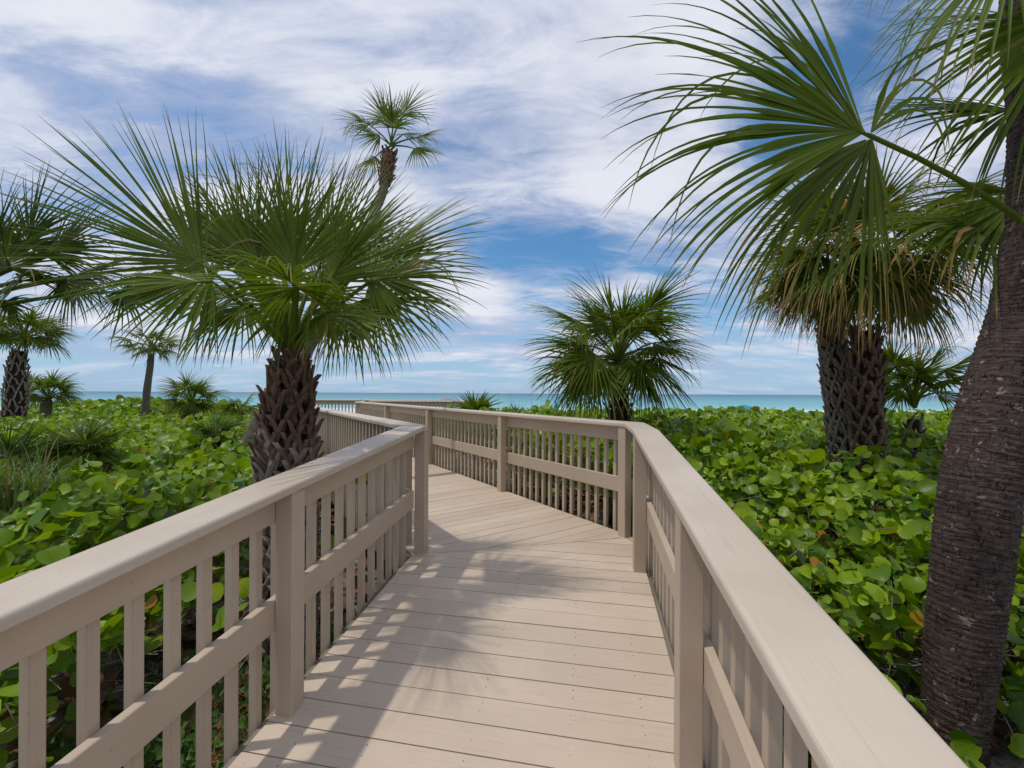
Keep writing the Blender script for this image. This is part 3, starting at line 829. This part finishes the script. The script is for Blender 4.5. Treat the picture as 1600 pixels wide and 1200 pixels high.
r = simple_palm('round crowned palm on the hedge behind the right railing', [(968, 665), (967, 640), (965, 612), (964, 592)], 6.0,
            (.125, .13, .10, .075), (966, 558), 32, .72, .82, 36, boots=60, bootw=.10, bmat=M_bark_w, warm=(.2, .7), bL=.2, nseg=46, st=9, droop=.5,
            el0=84, el1=-24, out1=.1, wmul=1.3)
simple_palm('grey booted palm trunk, left one of the touching pair at right', [(1317, 710), (1309, 620), (1302, 560), (1297, 498)], 4.8,
            (.108, .108, .106, .10), (1288, 428), 22, .42, .62, 37, boots=210, bootw=.11, bL=.19, nseg=44, st=8, droop=.8, el0=50, el1=-25, mat=M_frond_y, dryold=.5, out1=.04, broken=.12, pw=.8)
simple_palm('brown booted palm trunk, right one of the touching pair at right', [(1357, 720), (1354, 640), (1352, 580), (1350, 518)], 4.4,
            (.112, .115, .108, .085), (1358, 405), 34, .60, .78, 38, az0=.9, boots=150, bootw=.12, bmat=M_bark_w, bL=.2, warm=(.0, .5), nseg=46, st=9, droop=.9, el0=78, el1=-42, mat=M_frond_y, dryold=.32, out1=.07, broken=.20)
simple_palm('young palm with upright fans between the booted pair and the ringed trunk', [(1428, 720), (1427, 690), (1427, 655)], 5.3, (.075, .075, .065), (1428, 625), 15, .46, .56, 39,
            boots=26, bootw=.11, warm=(.2, .6), nseg=36, st=8, droop=.2, el0=86, el1=25, mat=M_frond, wmul=1.2)

# -- ringed trunk at the right, its crown above the picture
Yj = 2.3
bj = P(1490, 1170, Yj); bj[2] = -.75
tj = [bj, P(1492, 1160, Yj), P(1505, 980, Yj), P(1517, 870, Yj), P(1534, 740, Yj), P(1566, 610, Yj), P(1608, 480, Yj), P(1628, 360, Yj), P(1624, 200, Yj), P(1612, 60, Yj), P(1600, -150, Yj)]
r = palm_root('palm_tree', bj, 'dark ringed palm trunk curving up beside the near right railing')
put('trunk', trunk_mesh('trunk', tj, [.142, .132, .152, .160, .162, .156, .148, .136, .124, .118, .11], M_ring, n=420, m=64, rough=.022, seed=9, ringamp=.0034, ringstep=.034), r)
tjt = P(1600, -170, Yj)
rgJ = np.random.default_rng(77)
rg = rgJ
for (hx, hy, Y, c, nr, R2, dr) in ((1590, -110, 2.1, (-.45, -.2, -.8), (-.6, -.6, .4), .85, .9), (1660, 10, 2.0, (-.1, -.2, -1), (-.2, -1, 0), .95, .9),
                               (1600, 175, 2.75, (-.95, -.1, -.05), (.1, -.8, .5), .95, .5), (1640, 40, 2.7, (-.8, 0, .2), (.2, -.7, .6), .9, .7),
                               (1500, -140, 2.9, (-.7, .4, .1), (.1, -.5, .8), .8, .9), (1800, -60, 2.4, (.8, 0, -.3), (.2, -.5, .8), 1.0, .9),
                               (1650, -260, 2.6, (.2, .3, 1), (0, -1, .2), 1.0, .5), (1700, -150, 1.9, (.4, -.6, -.2), (.2, 0, 1), 1.0, .9)):
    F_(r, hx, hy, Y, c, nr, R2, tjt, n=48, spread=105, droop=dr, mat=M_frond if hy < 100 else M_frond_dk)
# -- palm just outside the right edge that holds the big frond in front
bl_ = np.array([3.75, 2.35, -.75]); tl = np.array([3.45, 2.3, 1.75])
r = palm_root('palm_tree', bl_, 'palm out of sight at right whose huge drooping frond hangs over the hedge')
o = put('trunk', trunk_mesh('trunk', [bl_, (bl_+tl)/2, tl], [.2, .2, .16], M_core, n=40, seed=4), r)
put('leaf_boots', boots_mesh([bl_, (bl_+tl)/2, tl], [.2, .2, .16], 80, .17, .2, .04, M_bark, 9), o)
hub = P(1357, 212, 1.95)
F_(r, 1357, 212, 1.95, (-.955, -.05, .30), (.10, -.95, .10), 1.34, tl, n=42, spread=54, a_lo=-48, droop=.95, fold=-.05, pr=.013, broken=.03, st=14, costa=.06, wmul=1.0, join=.36)
F_(r, 1357, 214, 1.93, (-.80, .10, -.60), (.10, -.95, .0), 1.10, None, n=14, spread=18, a_lo=-18, droop=1.0, fold=.1, broken=.05, st=13, costa=.02, join=.42)
F_(r, 1362, 214, 1.93, (-.30, .10, -.95), (.10, -.95, .0), 1.0, None, n=34, spread=50, a_lo=-44, droop=1.25, fold=.1, broken=.1, st=12, mat=M_frond_y, costa=.02, wmul=1.0)
F_(r, 1355, 212, 1.97, (-.55, .25, .85), (-.1, -.95, .1), 1.05, None, n=9, spread=16, a_lo=-20, droop=.7, fold=.1, broken=.2, st=12, costa=.02)
F_(r, 1357, 210, 1.93, (.45, -.1, .75), (-.1, -.95, .1), .55, None, n=4, spread=20, a_lo=-20, droop=2.6, fold=.1, broken=.5, st=12, costa=.02, wmul=.6)
F_(r, 1560, 360, 2.7, (-.8, -.1, .15), (.1, -.6, .8), 1.0, tl, n=44, droop=1.0, mat=M_frond_y)
F_(r, 1590, 300, 2.6, (-.5, -.2, -.7), (-.2, -.9, .3), .8, tl, n=40, droop=1.0)
F_(r, 1800, 300, 2.6, (.5, -.2, .7), (-.2, -.9, .3), .9, tl, n=40, droop=1.0)

# -- palm just outside the left edge
bl_ = np.array([-4.6, 3.2, -.75]); tl = P(-150, 520, 3.15)
r = palm_root('palm_tree', bl_, 'palm standing just out of view whose dark fronds enter at the left edge')
o = put('trunk', trunk_mesh('trunk', [bl_, (bl_+tl)/2, tl], [.2, .2, .16], M_core, n=40, seed=5), r)
put('leaf_boots', boots_mesh([bl_, (bl_+tl)/2, tl], [.2, .2, .16], 80, .17, .2, .04, M_bark, 19), o)
rg = np.random.default_rng(5)
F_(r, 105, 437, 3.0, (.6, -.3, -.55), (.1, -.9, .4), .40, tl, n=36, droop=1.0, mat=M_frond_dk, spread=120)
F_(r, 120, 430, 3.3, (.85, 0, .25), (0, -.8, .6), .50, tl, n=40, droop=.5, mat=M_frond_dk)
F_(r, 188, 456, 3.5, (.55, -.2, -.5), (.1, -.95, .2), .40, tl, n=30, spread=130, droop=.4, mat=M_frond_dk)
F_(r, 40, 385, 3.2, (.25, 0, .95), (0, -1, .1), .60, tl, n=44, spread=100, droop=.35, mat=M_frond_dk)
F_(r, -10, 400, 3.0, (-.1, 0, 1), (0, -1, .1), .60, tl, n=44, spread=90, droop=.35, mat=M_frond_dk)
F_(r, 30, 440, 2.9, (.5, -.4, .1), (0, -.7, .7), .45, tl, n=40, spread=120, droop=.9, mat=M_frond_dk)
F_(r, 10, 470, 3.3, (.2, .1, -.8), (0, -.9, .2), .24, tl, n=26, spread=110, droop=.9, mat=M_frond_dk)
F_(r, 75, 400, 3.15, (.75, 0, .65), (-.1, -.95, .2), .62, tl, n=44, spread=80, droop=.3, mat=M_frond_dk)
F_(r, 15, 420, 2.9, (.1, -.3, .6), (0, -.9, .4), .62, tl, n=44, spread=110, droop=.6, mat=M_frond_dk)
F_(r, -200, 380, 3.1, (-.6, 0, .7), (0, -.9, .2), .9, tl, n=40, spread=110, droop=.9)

# -- palmettos rising out of the hedge
def palmetto(label, px, py, Y, n, pet, Rl, seed, mat, fr, el0=75, el1=10, name='palmetto', nseg=30, st=7, wm=1.2, spread=100):
    b0 = P(px, py, Y); g = b0.copy(); g[2] = -.7
    r = tag(empty(name, g), label, 'palmetto')
    put('stem', trunk_mesh('stem', [g, (g+b0)/2, b0-np.array([0, 0, .05])], [.05, .045, .04], M_core, n=10, m=10, seed=seed), r)
    for k, (c, nr, s) in enumerate(fr or []):
        rgp = np.random.default_rng(seed+k)
        hub = b0+nrmz(c)*pet
        put('frond', frond_mesh(rgp, hub, c, nr, Rl*s, b0, n=nseg, spread=spread, droop=.4, mat=mat, st=st, pr=.008, wmul=wm), r)
    if n: crown(r, np.random.default_rng(seed), b0, n, pet, Rl, el0=el0, el1=el1, mat=mat, nseg=nseg, st=st, wmul=wm, droop=.35, prad=.007, spread=spread)
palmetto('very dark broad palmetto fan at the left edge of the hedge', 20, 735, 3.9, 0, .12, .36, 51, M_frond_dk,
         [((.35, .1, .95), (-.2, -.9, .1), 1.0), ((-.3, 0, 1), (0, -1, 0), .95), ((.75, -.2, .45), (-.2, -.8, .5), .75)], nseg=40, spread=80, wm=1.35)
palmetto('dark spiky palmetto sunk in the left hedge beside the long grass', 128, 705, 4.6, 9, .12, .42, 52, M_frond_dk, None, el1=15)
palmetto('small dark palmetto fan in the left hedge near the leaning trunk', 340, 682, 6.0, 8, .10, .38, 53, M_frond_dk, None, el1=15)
palmetto('spiky palmetto clump standing above the far right railing', 742, 650, 8.3, 14, .08, .52, 54, M_frond, None, el0=85, el1=30, nseg=16, wm=1.6)
palmetto('smaller spiky clump right of the larger one over the far railing', 805, 655, 9.0, 9, .06, .34, 55, M_frond_dk, None, el0=80, el1=20, nseg=12, wm=1.3)

# ------------------------------------------------------------------ sea grape hedge
def top_right(x, y):
    h = np.interp(y, [0, 1.5, 2.1, 2.7, 4.0, 5.5, 8, 12, 16, 21, 26], [-.7, -.65, -.35, .12, .58, .84, .92, .78, .52, .10, -.6])
    h = h-.10*np.clip((x-3.2)/2, 0, 1)*np.clip((7-y)/3, 0, 1)
    h = h+.09*np.sin(x*2.1+.5)*np.cos(y*1.7)+.05*np.sin(x*4.9+y*3.7)
    return h
def top_left(x, y):
    h = np.interp(y, [0, 1.0, 2.5, 4.0, 6, 8, 11, 15, 20, 25], [-.1, .10, .32, .52, .68, .74, .62, .30, -.1, -.6])
    h = h+.08*np.sin(x*1.9+1.5)*np.cos(y*1.9+.3)+.05*np.sin(x*4.3-y*3.3)
    return h
def top_mound(x, y):
    u = (x+16.5)/6.0; v = (y-18.5)/4.2
    return -.7+1.66*np.clip(1-u*u-v*v*.9, 0, 1)**.42+.06*np.sin(x*2.2)*np.cos(y*2.1)
ang = np.linspace(0, 2*math.pi, 13)[:-1]
tpl = []
for a in ang:   # round leaf with a notch at the stalk
    rr = 1.0-(.22 if abs(a-1.5*math.pi) < .1 else 0)
    tpl.append((math.cos(a)*rr*1.03, math.sin(a)*rr*.95))
tpl = np.array([(0, -.2), (0, .45)]+tpl)
nT = len(tpl)
ftris = []
for k in range(12):
    a, b_ = 2+k, 2+(k+1) % 12
    c_ = 1 if (k < 6) else 0
    ftris.append((c_, a, b_))
ftris += [(0, 1, 8), (1, 0, 2)]
ftris = np.array(ftris)
def leaves(pos, size, rg, tilt=.85, tocam=.45, kinds=None):
    n = len(pos)
    nr = rg.normal(0, tilt, (n, 3)); nr[:, 2] = 1.0
    nr[:, 1] -= tocam; nr /= np.linalg.norm(nr, axis=1)[:, None]
    a = rg.uniform(0, 2*math.pi, n); t0 = np.stack([np.cos(a), np.sin(a), np.zeros(n)], -1)
    ex = np.cross(t0, nr); ex /= np.linalg.norm(ex, axis=1)[:, None]; ey = np.cross(nr, ex)
    fold = rg.uniform(.05, .55, n); bend = rg.uniform(-.35, .2, n)
    x = tpl[:, 0][None, :]; y = tpl[:, 1][None, :]
    z = fold[:, None]*np.abs(x)+bend[:, None]*(y*y)+rg.normal(0, .03, (n, nT))
    V = pos[:, None, :]+size[:, None, None]*(ex[:, None, :]*x[..., None]+ey[:, None, :]*y[..., None]+nr[:, None, :]*z[..., None])
    F = (ftris[None]+(np.arange(n)*nT)[:, None, None]).reshape(-1, 3)
    C = np.zeros((n, nT, 3)); C[:, :, 0] = np.clip(rg.normal(.45, .32, n), 0, 1)[:, None]; C[:, :, 1] = rg.random(n)[:, None]; C[:, :, 2] = rg.random(n)[:, None]
    UV = np.zeros((n, nT, 2)); UV[:, :, 0] = .5+.5*x; UV[:, :, 1] = .5+.5*y
    return V.reshape(-1, 3), F, C.reshape(-1, 3), UV.reshape(-1, 2)
def inside_walk(x, y, mL=.0, mR=.0):
    """true where the boardwalk and its railings stand"""
    a1_ = x*r1[0]+y*r1[1]; a2_ = x*r2[0]+y*r2[1]
    n1 = (a1_ > cL1-.24-mL) & (a1_ < cR1+.24+mR) & (x*mn[0]+y*mn[1] < mc+.3)
    n2 = (a2_ > cL2-.24-mL) & (a2_ < cR2+.24+mR) & (x*mn[0]+y*mn[1] > mc-.3) & (y < 14)
    n3 = (y > 13.2) & (y < 16.0) & (x < -.4) & (x > -8.3)
    return n1 | n2 | n3
TR = [(P(452, 900, 2.95), .26), (P(1312, 700, 4.7), .2), (P(1352, 700, 4.45), .2), (P(1495, 1100, 2.3), .24), (P(966, 650, 6), .18), (P(384, 715, 5.6), .2)]
rgh = np.random.default_rng(3)
def merge_hedge(name, label, specs, side, seed):
    rg_ = np.random.default_rng(seed)
    objs = []
    allp = []
    Vs, Fs, Cs, Us = [], [], [], []; off = 0
    for (topf, xr, yr, dens, s0, depth) in specs:
        area = (xr[1]-xr[0])*(yr[1]-yr[0]); n = int(area*dens)
        x = rg_.uniform(*xr, n); y = rg_.uniform(*yr, n)
        k = np.abs(x) < 1.35*y+1.3
        x, y = x[k], y[k]
        if side > 0: k = ((x*r1[0]+y*r1[1] > cR1) | (y > 3.8)) & ((x*r2[0]+y*r2[1] > cR2) | (y < 3.9))
        elif side < 0:
            mg = np.interp(y, [0, 1.2, 2.0, 4.5, 7], [.55, .75, 1.15, 1.2, .3])+.14*np.sin(y*5)
            mg = np.where(rg_.random(len(y)) < .06, mg*.55, mg)
            k = ((x*r1[0]+y*r1[1] < cL1-mg) | (y > 4.6)) & (x*r2[0]+y*r2[1] < cL2-.25-mg*.6)
        else: k = np.ones(len(x), bool)
        x, y = x[k], y[k]
        k = ~inside_walk(x, y, .04, .04)
        for c, rr in TR: k &= ((x-c[0])**2+(y-c[1])**2 > rr*rr)
        x, y = x[k], y[k]; n = len(x)
        h = topf(x, y)+np.where(y > 9, .06, .12)*np.sin(x*7.3+2*np.sin(y*3.1))*np.sin(y*6.7+1.5*np.sin(x*2.9))
        z = h-rg_.random(n)**1.35*depth+rg_.normal(0, .025, n)
        s = s0*np.exp(rg_.normal(0, .33, n))
        ok = z > ground_z(x, y)+.06
        pos = np.stack([x, y, z], -1)[ok]; s = s[ok]
        V, F, C, UV = leaves(pos, s, rg_)
        Vs.append(V); Fs.append(F+off); Cs.append(C); Us.append(UV); off += len(V); allp.append(pos)
    o = put(name, np_mesh(name, np.concatenate(Vs), np.concatenate(Fs), M_grape, col=np.concatenate(Cs), uv=np.concatenate(Us)))
    tag(o, label, 'shrubs', kind='stuff'); return np.concatenate(allp)
pr_ = merge_hedge('sea_grape_hedge', 'bright green sea grape hedge with round leaves filling the ground right of the boardwalk',
    [(top_right, (-1.5, 8), (-.2, 6), 470, .047, .60), (top_right, (-2, 15), (6, 12), 240, .050, .5), (top_right, (-4, 32), (12, 26), 60, .085, .5)], 1, 41)
pl_ = merge_hedge('sea_grape_hedge', 'bright green sea grape hedge with round leaves spreading left of the boardwalk',
    [(top_left, (-9, -1.2), (-.2, 6), 450, .047, .55), (top_left, (-17, -2), (6, 12), 220, .050, .5), (top_left, (-32, -5), (12, 25), 60, .085, .5)], -1, 42)
merge_hedge('sea_grape_mound', 'darker rounded mound of sea grape far off at left before the sea',
    [(top_mound, (-23, -9), (13.5, 23), 130, .085, .5)], 0, 43)
# woody stems under the leaves
def sticks(name, label, pos, rg, L, rad, mat, up=1.0, kind='stuff', cat='twigs'):
    n = len(pos)
    d = rg.normal(0, 1, (n, 3)); d[:, 2] = up*np.abs(d[:, 2]) if up else d[:, 2]*.15; d /= np.linalg.norm(d, axis=1)[:, None]
    s1 = np.cross(d, np.array([.3, .9, .1])); s1 /= np.linalg.norm(s1, axis=1)[:, None]; s2 = np.cross(d, s1)
    Ls = L*rg.uniform(.5, 1.3, n); V = np.zeros((n, 3, 3, 3)); bend = rg.normal(0, .12, (n, 3))*Ls[:, None]
    for i, f in enumerate((0, .5, 1.0)):
        c = pos+d*(Ls*f)[:, None]+bend*(f*(1-f)*4)
        for j, a in enumerate((0, 2.094, 4.189)):
            V[:, i, j] = c+(s1*math.cos(a)+s2*math.sin(a))*rad*(1-.5*f)
    I = np.arange(n*9).reshape(n, 3, 3); F = []
    for i in (0, 1):
        for j in range(3):
            k = (j+1) % 3; F.append(np.stack([I[:, i, j], I[:, i, k], I[:, i+1, k], I[:, i+1, j]], -1))
    C = np.repeat(rg.random(n), 9)[:, None]*np.ones(3)
    o = put(name, np_mesh(name, V.reshape(-1, 3), np.concatenate(F), mat, col=C)); tag(o, label, cat, kind=kind); return o
near = np.concatenate([pr_[pr_[:, 1] < 7], pl_[pl_[:, 1] < 7]])
sel = near[rgh.random(len(near)) < .25].copy(); sel[:, 2] -= rgh.uniform(.1, .45, len(sel))
sticks('hedge_stems', 'brown woody stems tangled under the sea grape leaves beside the ramp', sel, rgh, .32, .004, M_twig, 1.0, cat='stems')

# ------------------------------------------------------------------ litter, twigs, weeds, grass
def scatter(n, xr, yr, rg, walk=.0):
    x = rg.uniform(*xr, n); y = rg.uniform(*yr, n); return x, y
rgl = np.random.default_rng(9)
x, y = scatter(6500, (-4.5, 5.5), (-.5, 9), rgl)
k = np.abs(x) < 1.5*y+1.6; x, y = x[k], y[k]
z = ground_z(x, y)+rgl.uniform(.008, .05, len(x))
V, F, C, UV = leaves(np.stack([x, y, z], -1), .055*np.exp(rgl.normal(0, .3, len(x))), rgl, tilt=.45, tocam=0)
tag(put('leaf_litter', np_mesh('leaf_litter', V, F, M_litter, col=C, uv=UV)), 'brown and orange fallen sea grape leaves on the sand under the railings', 'leaf litter', kind='stuff')
x, y = scatter(9000, (-4, 4.5), (0, 7), rgl); z = ground_z(x, y)+.015
sticks('dead_twigs', 'grey dead twigs and palm fibre lying on the sandy ground', np.stack([x, y, z], -1), rgl, .22, .0035, M_twig, 0)
def blades(name, label, pts, rg, L, w, mat, spread=.5, cat='grass', bend=.9, kind='stuff', obj=None):
    n = len(pts); a = rg.uniform(0, 6.283, n); e = np.stack([np.cos(a), np.sin(a), np.zeros(n)], -1)
    d = np.stack([np.cos(a), np.sin(a), np.zeros(n)], -1)*rg.uniform(.05, spread, n)[:, None]+UP; d /= np.linalg.norm(d, axis=1)[:, None]
    sd = np.cross(d, UP); sd /= np.linalg.norm(sd, axis=1)[:, None]
    Ls = L*rg.uniform(.5, 1.15, n); V = np.zeros((n, 7, 2, 3)); p = pts.copy(); C = np.zeros((n, 7, 2, 3)); g = rg.random(n); dr = (rg.random(n) < .12)*.8
    for i in range(7):
        t = i/6
        ww = w*(1-t**2)*.5+.0004
        V[:, i, 0] = p-sd*ww; V[:, i, 1] = p+sd*ww
        C[:, i, :, 0] = t*.8+.15; C[:, i, :, 1] = g[:, None]; C[:, i, :, 2] = dr[:, None]
        d = d-UP*bend*t*.35; d /= np.linalg.norm(d, axis=1)[:, None]; p = p+d*(Ls/6)[:, None]
    I = np.arange(n*14).reshape(n, 7, 2)
    F = np.stack([I[:, :-1, 0], I[:, :-1, 1], I[:, 1:, 1], I[:, 1:, 0]], -1).reshape(-1, 4)
    o = put(name, np_mesh(name, V.reshape(-1, 3), F, mat, col=C.reshape(-1, 3))); tag(o, label, cat, kind=kind); return o
# long grass clump in the left hedge
c = P(28, 745, 3.5); pts = c+np.stack([rgl.normal(0, .12, 150), rgl.normal(0, .12, 150), np.full(150, -.25)], -1)
blades('long_grass', 'clump of long pale arching grass blades in the hedge at the left edge', pts, rgl, .62, .012, M_grass, .9, bend=1.1, kind=None)
# weeds between the balusters
cl = [(-1.62, 1.95), (-1.45, 1.55), (-1.75, 2.6), (-1.3, 2.9), (-2.0, 1.8), (-1.55, 2.35), (1.3, 1.2), (1.6, .9), (-1.95, 2.3)]
pts = []
for (cx, cy) in cl:
    q = np.stack([rgl.normal(cx, .08, 90), rgl.normal(cy, .08, 90)], -1); pts.append(np.stack([q[:, 0], q[:, 1], ground_z(q[:, 0], q[:, 1])], -1))
pts = np.concatenate(pts)
blades('grass_tufts', 'short green and straw grass tufts on the ground outside the left railing', pts, rgl, .20, .006, M_grass, 1.0)
wp = []
for (cx, cy) in [(-1.5, 1.75), (-1.7, 2.1), (-1.6, 1.3), (-2.1, 2.6), (-1.5, 2.6), (-2.3, 2.1), (-1.25, 3.2), (1.5, 2.2), (1.4, 3.1)]:
    m_ = 260; q = np.stack([rgl.normal(cx, .12, m_), rgl.normal(cy, .12, m_)], -1)
    wp.append(np.stack([q[:, 0], q[:, 1], ground_z(q[:, 0], q[:, 1])+rgl.uniform(.02, .22, m_)], -1))
wp = np.concatenate(wp)
V, F, C, UV = leaves(wp, .016*np.exp(rgl.normal(0, .3, len(wp))), rgl, tilt=.8)
C[:, 0] = .4; C[:, 2] *= .3
tag(put('small_weeds', np_mesh('small_weeds', V, F, M_weed, col=C, uv=UV)), 'low small leaved green weeds on the sand beyond the left balusters', 'weeds', kind='stuff')
# sea oats: thin stalks before the sea
sx_ = []
for (a, b_, n_) in ((775, 870, 60), (1040, 1120, 10), (255, 340, 30), (630, 700, 8), (1370, 1420, 10)):
    for _ in range(n_):
        px = rgl.uniform(a, b_); Y = rgl.uniform(13, 19); q = P(px, 640, Y); sx_.append([q[0], Y, .15])
blades('sea_oats', 'sparse thin sea oat stalks standing against the water beyond the hedge', np.array(sx_), rgl, 1.25, .010, M_grass, .35, bend=.35)

# bare twig beside the young palm
b0 = P(1487, 640, 5.0); g0 = b0.copy(); g0[2] = -.6
rt = tag(empty('bare_branch', g0), 'thin leafless branch between the young palm and the ringed trunk', 'branch')
mb = MB()
def twig(p, d, L, r, dep):
    n_ = 4; pp = [p]
    for i in range(n_):
        d = nrmz(d+rgl.normal(0, .14, 3)); pp.append(pp[-1]+d*L/n_)
    rings = []
    for i, q in enumerate(pp):
        rr = r*(1-.5*i/n_); rings.append([q+np.array([math.cos(a)*rr, math.sin(a)*rr, 0]) for a in (0, 1.57, 3.14, 4.71)])
    mb.prism(rings)
    if dep:
        for i in range(3): twig(pp[2+i % 3], nrmz(d+rgl.normal(0, .55, 3)*np.array([1, .3, .7])), L*.55, r*.55, dep-1)
twig(g0, np.array([-.02, 0, 1.0]), 2.3, .012, 3)
put('stem', mb.mesh('stem', M_twig), rt)

# ------------------------------------------------------------------ beach things
def parasol_closed(px, py_top, Y, label):
    tp_ = P(px, py_top, Y); gz = float(ground_z(tp_[0], Y)); H = tp_[2]-gz
    r = tag(empty('beach_umbrella', (tp_[0], Y, gz)), label, 'beach umbrella')
    mb = MB(); ring = lambda z, rr, nn=12, wob=0: [(tp_[0]+math.cos(a)*rr*(1+wob*(k % 2)), Y+math.sin(a)*rr*(1+wob*(k % 2)), gz+z) for k, a in enumerate(np.linspace(0, 2*math.pi, nn+1)[:-1])]
    mb.prism([ring(H-1.65, .16, wob=.3), ring(H-1.3, .26, wob=.25), ring(H-.8, .22, wob=.25), ring(H-.75, .17), ring(H-.7, .24, wob=.25), ring(H-.35, .17, wob=.2), ring(H-.05, .05), ring(H, .02)])
    put('canopy', mb.mesh('canopy', M_teal), r)
    mb = MB(); mb.prism([ring(-.1, .025, 8), ring(H-1.6, .025, 8)]); put('pole', mb.mesh('pole', M_pole), r)
def parasol_open(px, py_top, Y, label):
    tp_ = P(px, py_top, Y); gz = float(ground_z(tp_[0], Y)); H = tp_[2]-gz
    r = tag(empty('beach_umbrella', (tp_[0], Y, gz)), label, 'beach umbrella')
    mb = MB(); cx = tp_[0]
    ring = lambda z, rr, nn=8: [(cx+math.cos(a)*rr, Y+math.sin(a)*rr, gz+z) for a in np.linspace(0, 2*math.pi, nn+1)[:-1]]
    mb.prism([ring(H-.72, 1.28), ring(H-.45, 1.12), ring(H-.15, .62), ring(H, .05), ring(H-.04, .05), ring(H-.18, .6), ring(H-.48, 1.09), ring(H-.72, 1.26)], caps=False)
    put('canopy', mb.mesh('canopy', M_teal), r)
    mb = MB(); mb.prism([ring(-.1, .03), ring(H+.08, .02)]); put('pole', mb.mesh('pole', M_pole), r)
parasol_closed(869, 628, 40, 'closed turquoise beach umbrella standing before the sea left of the round palm')
parasol_open(1163, 632.5, 40, 'open turquoise beach umbrella half hidden behind the right hedge')
tp_ = P(698, 621.5, 30); gz = float(ground_z(tp_[0], 30.)); H = tp_[2]-gz; cx = tp_[0]
r = tag(empty('sunshade', (cx, 30, gz)), 'tan domed sunshade top showing over the far railing', 'sunshade')
ring = lambda z, rr, nn=16: [(cx+math.cos(a)*rr, 30+math.sin(a)*rr, gz+z) for a in np.linspace(0, 2*math.pi, nn+1)[:-1]]
mb = MB(); mb.prism([ring(H-.42, .78), ring(H-.30, .66), ring(H-.12, .42), ring(H, .08), ring(H-.2, .3), ring(H-.40, .70)]); put('roof', mb.mesh('roof', M_thatch), r)
mb = MB(); mb.prism([ring(-.1, .05, 8), ring(H-.2, .05, 8)]); put('pole', mb.mesh('pole', M_twig), r)
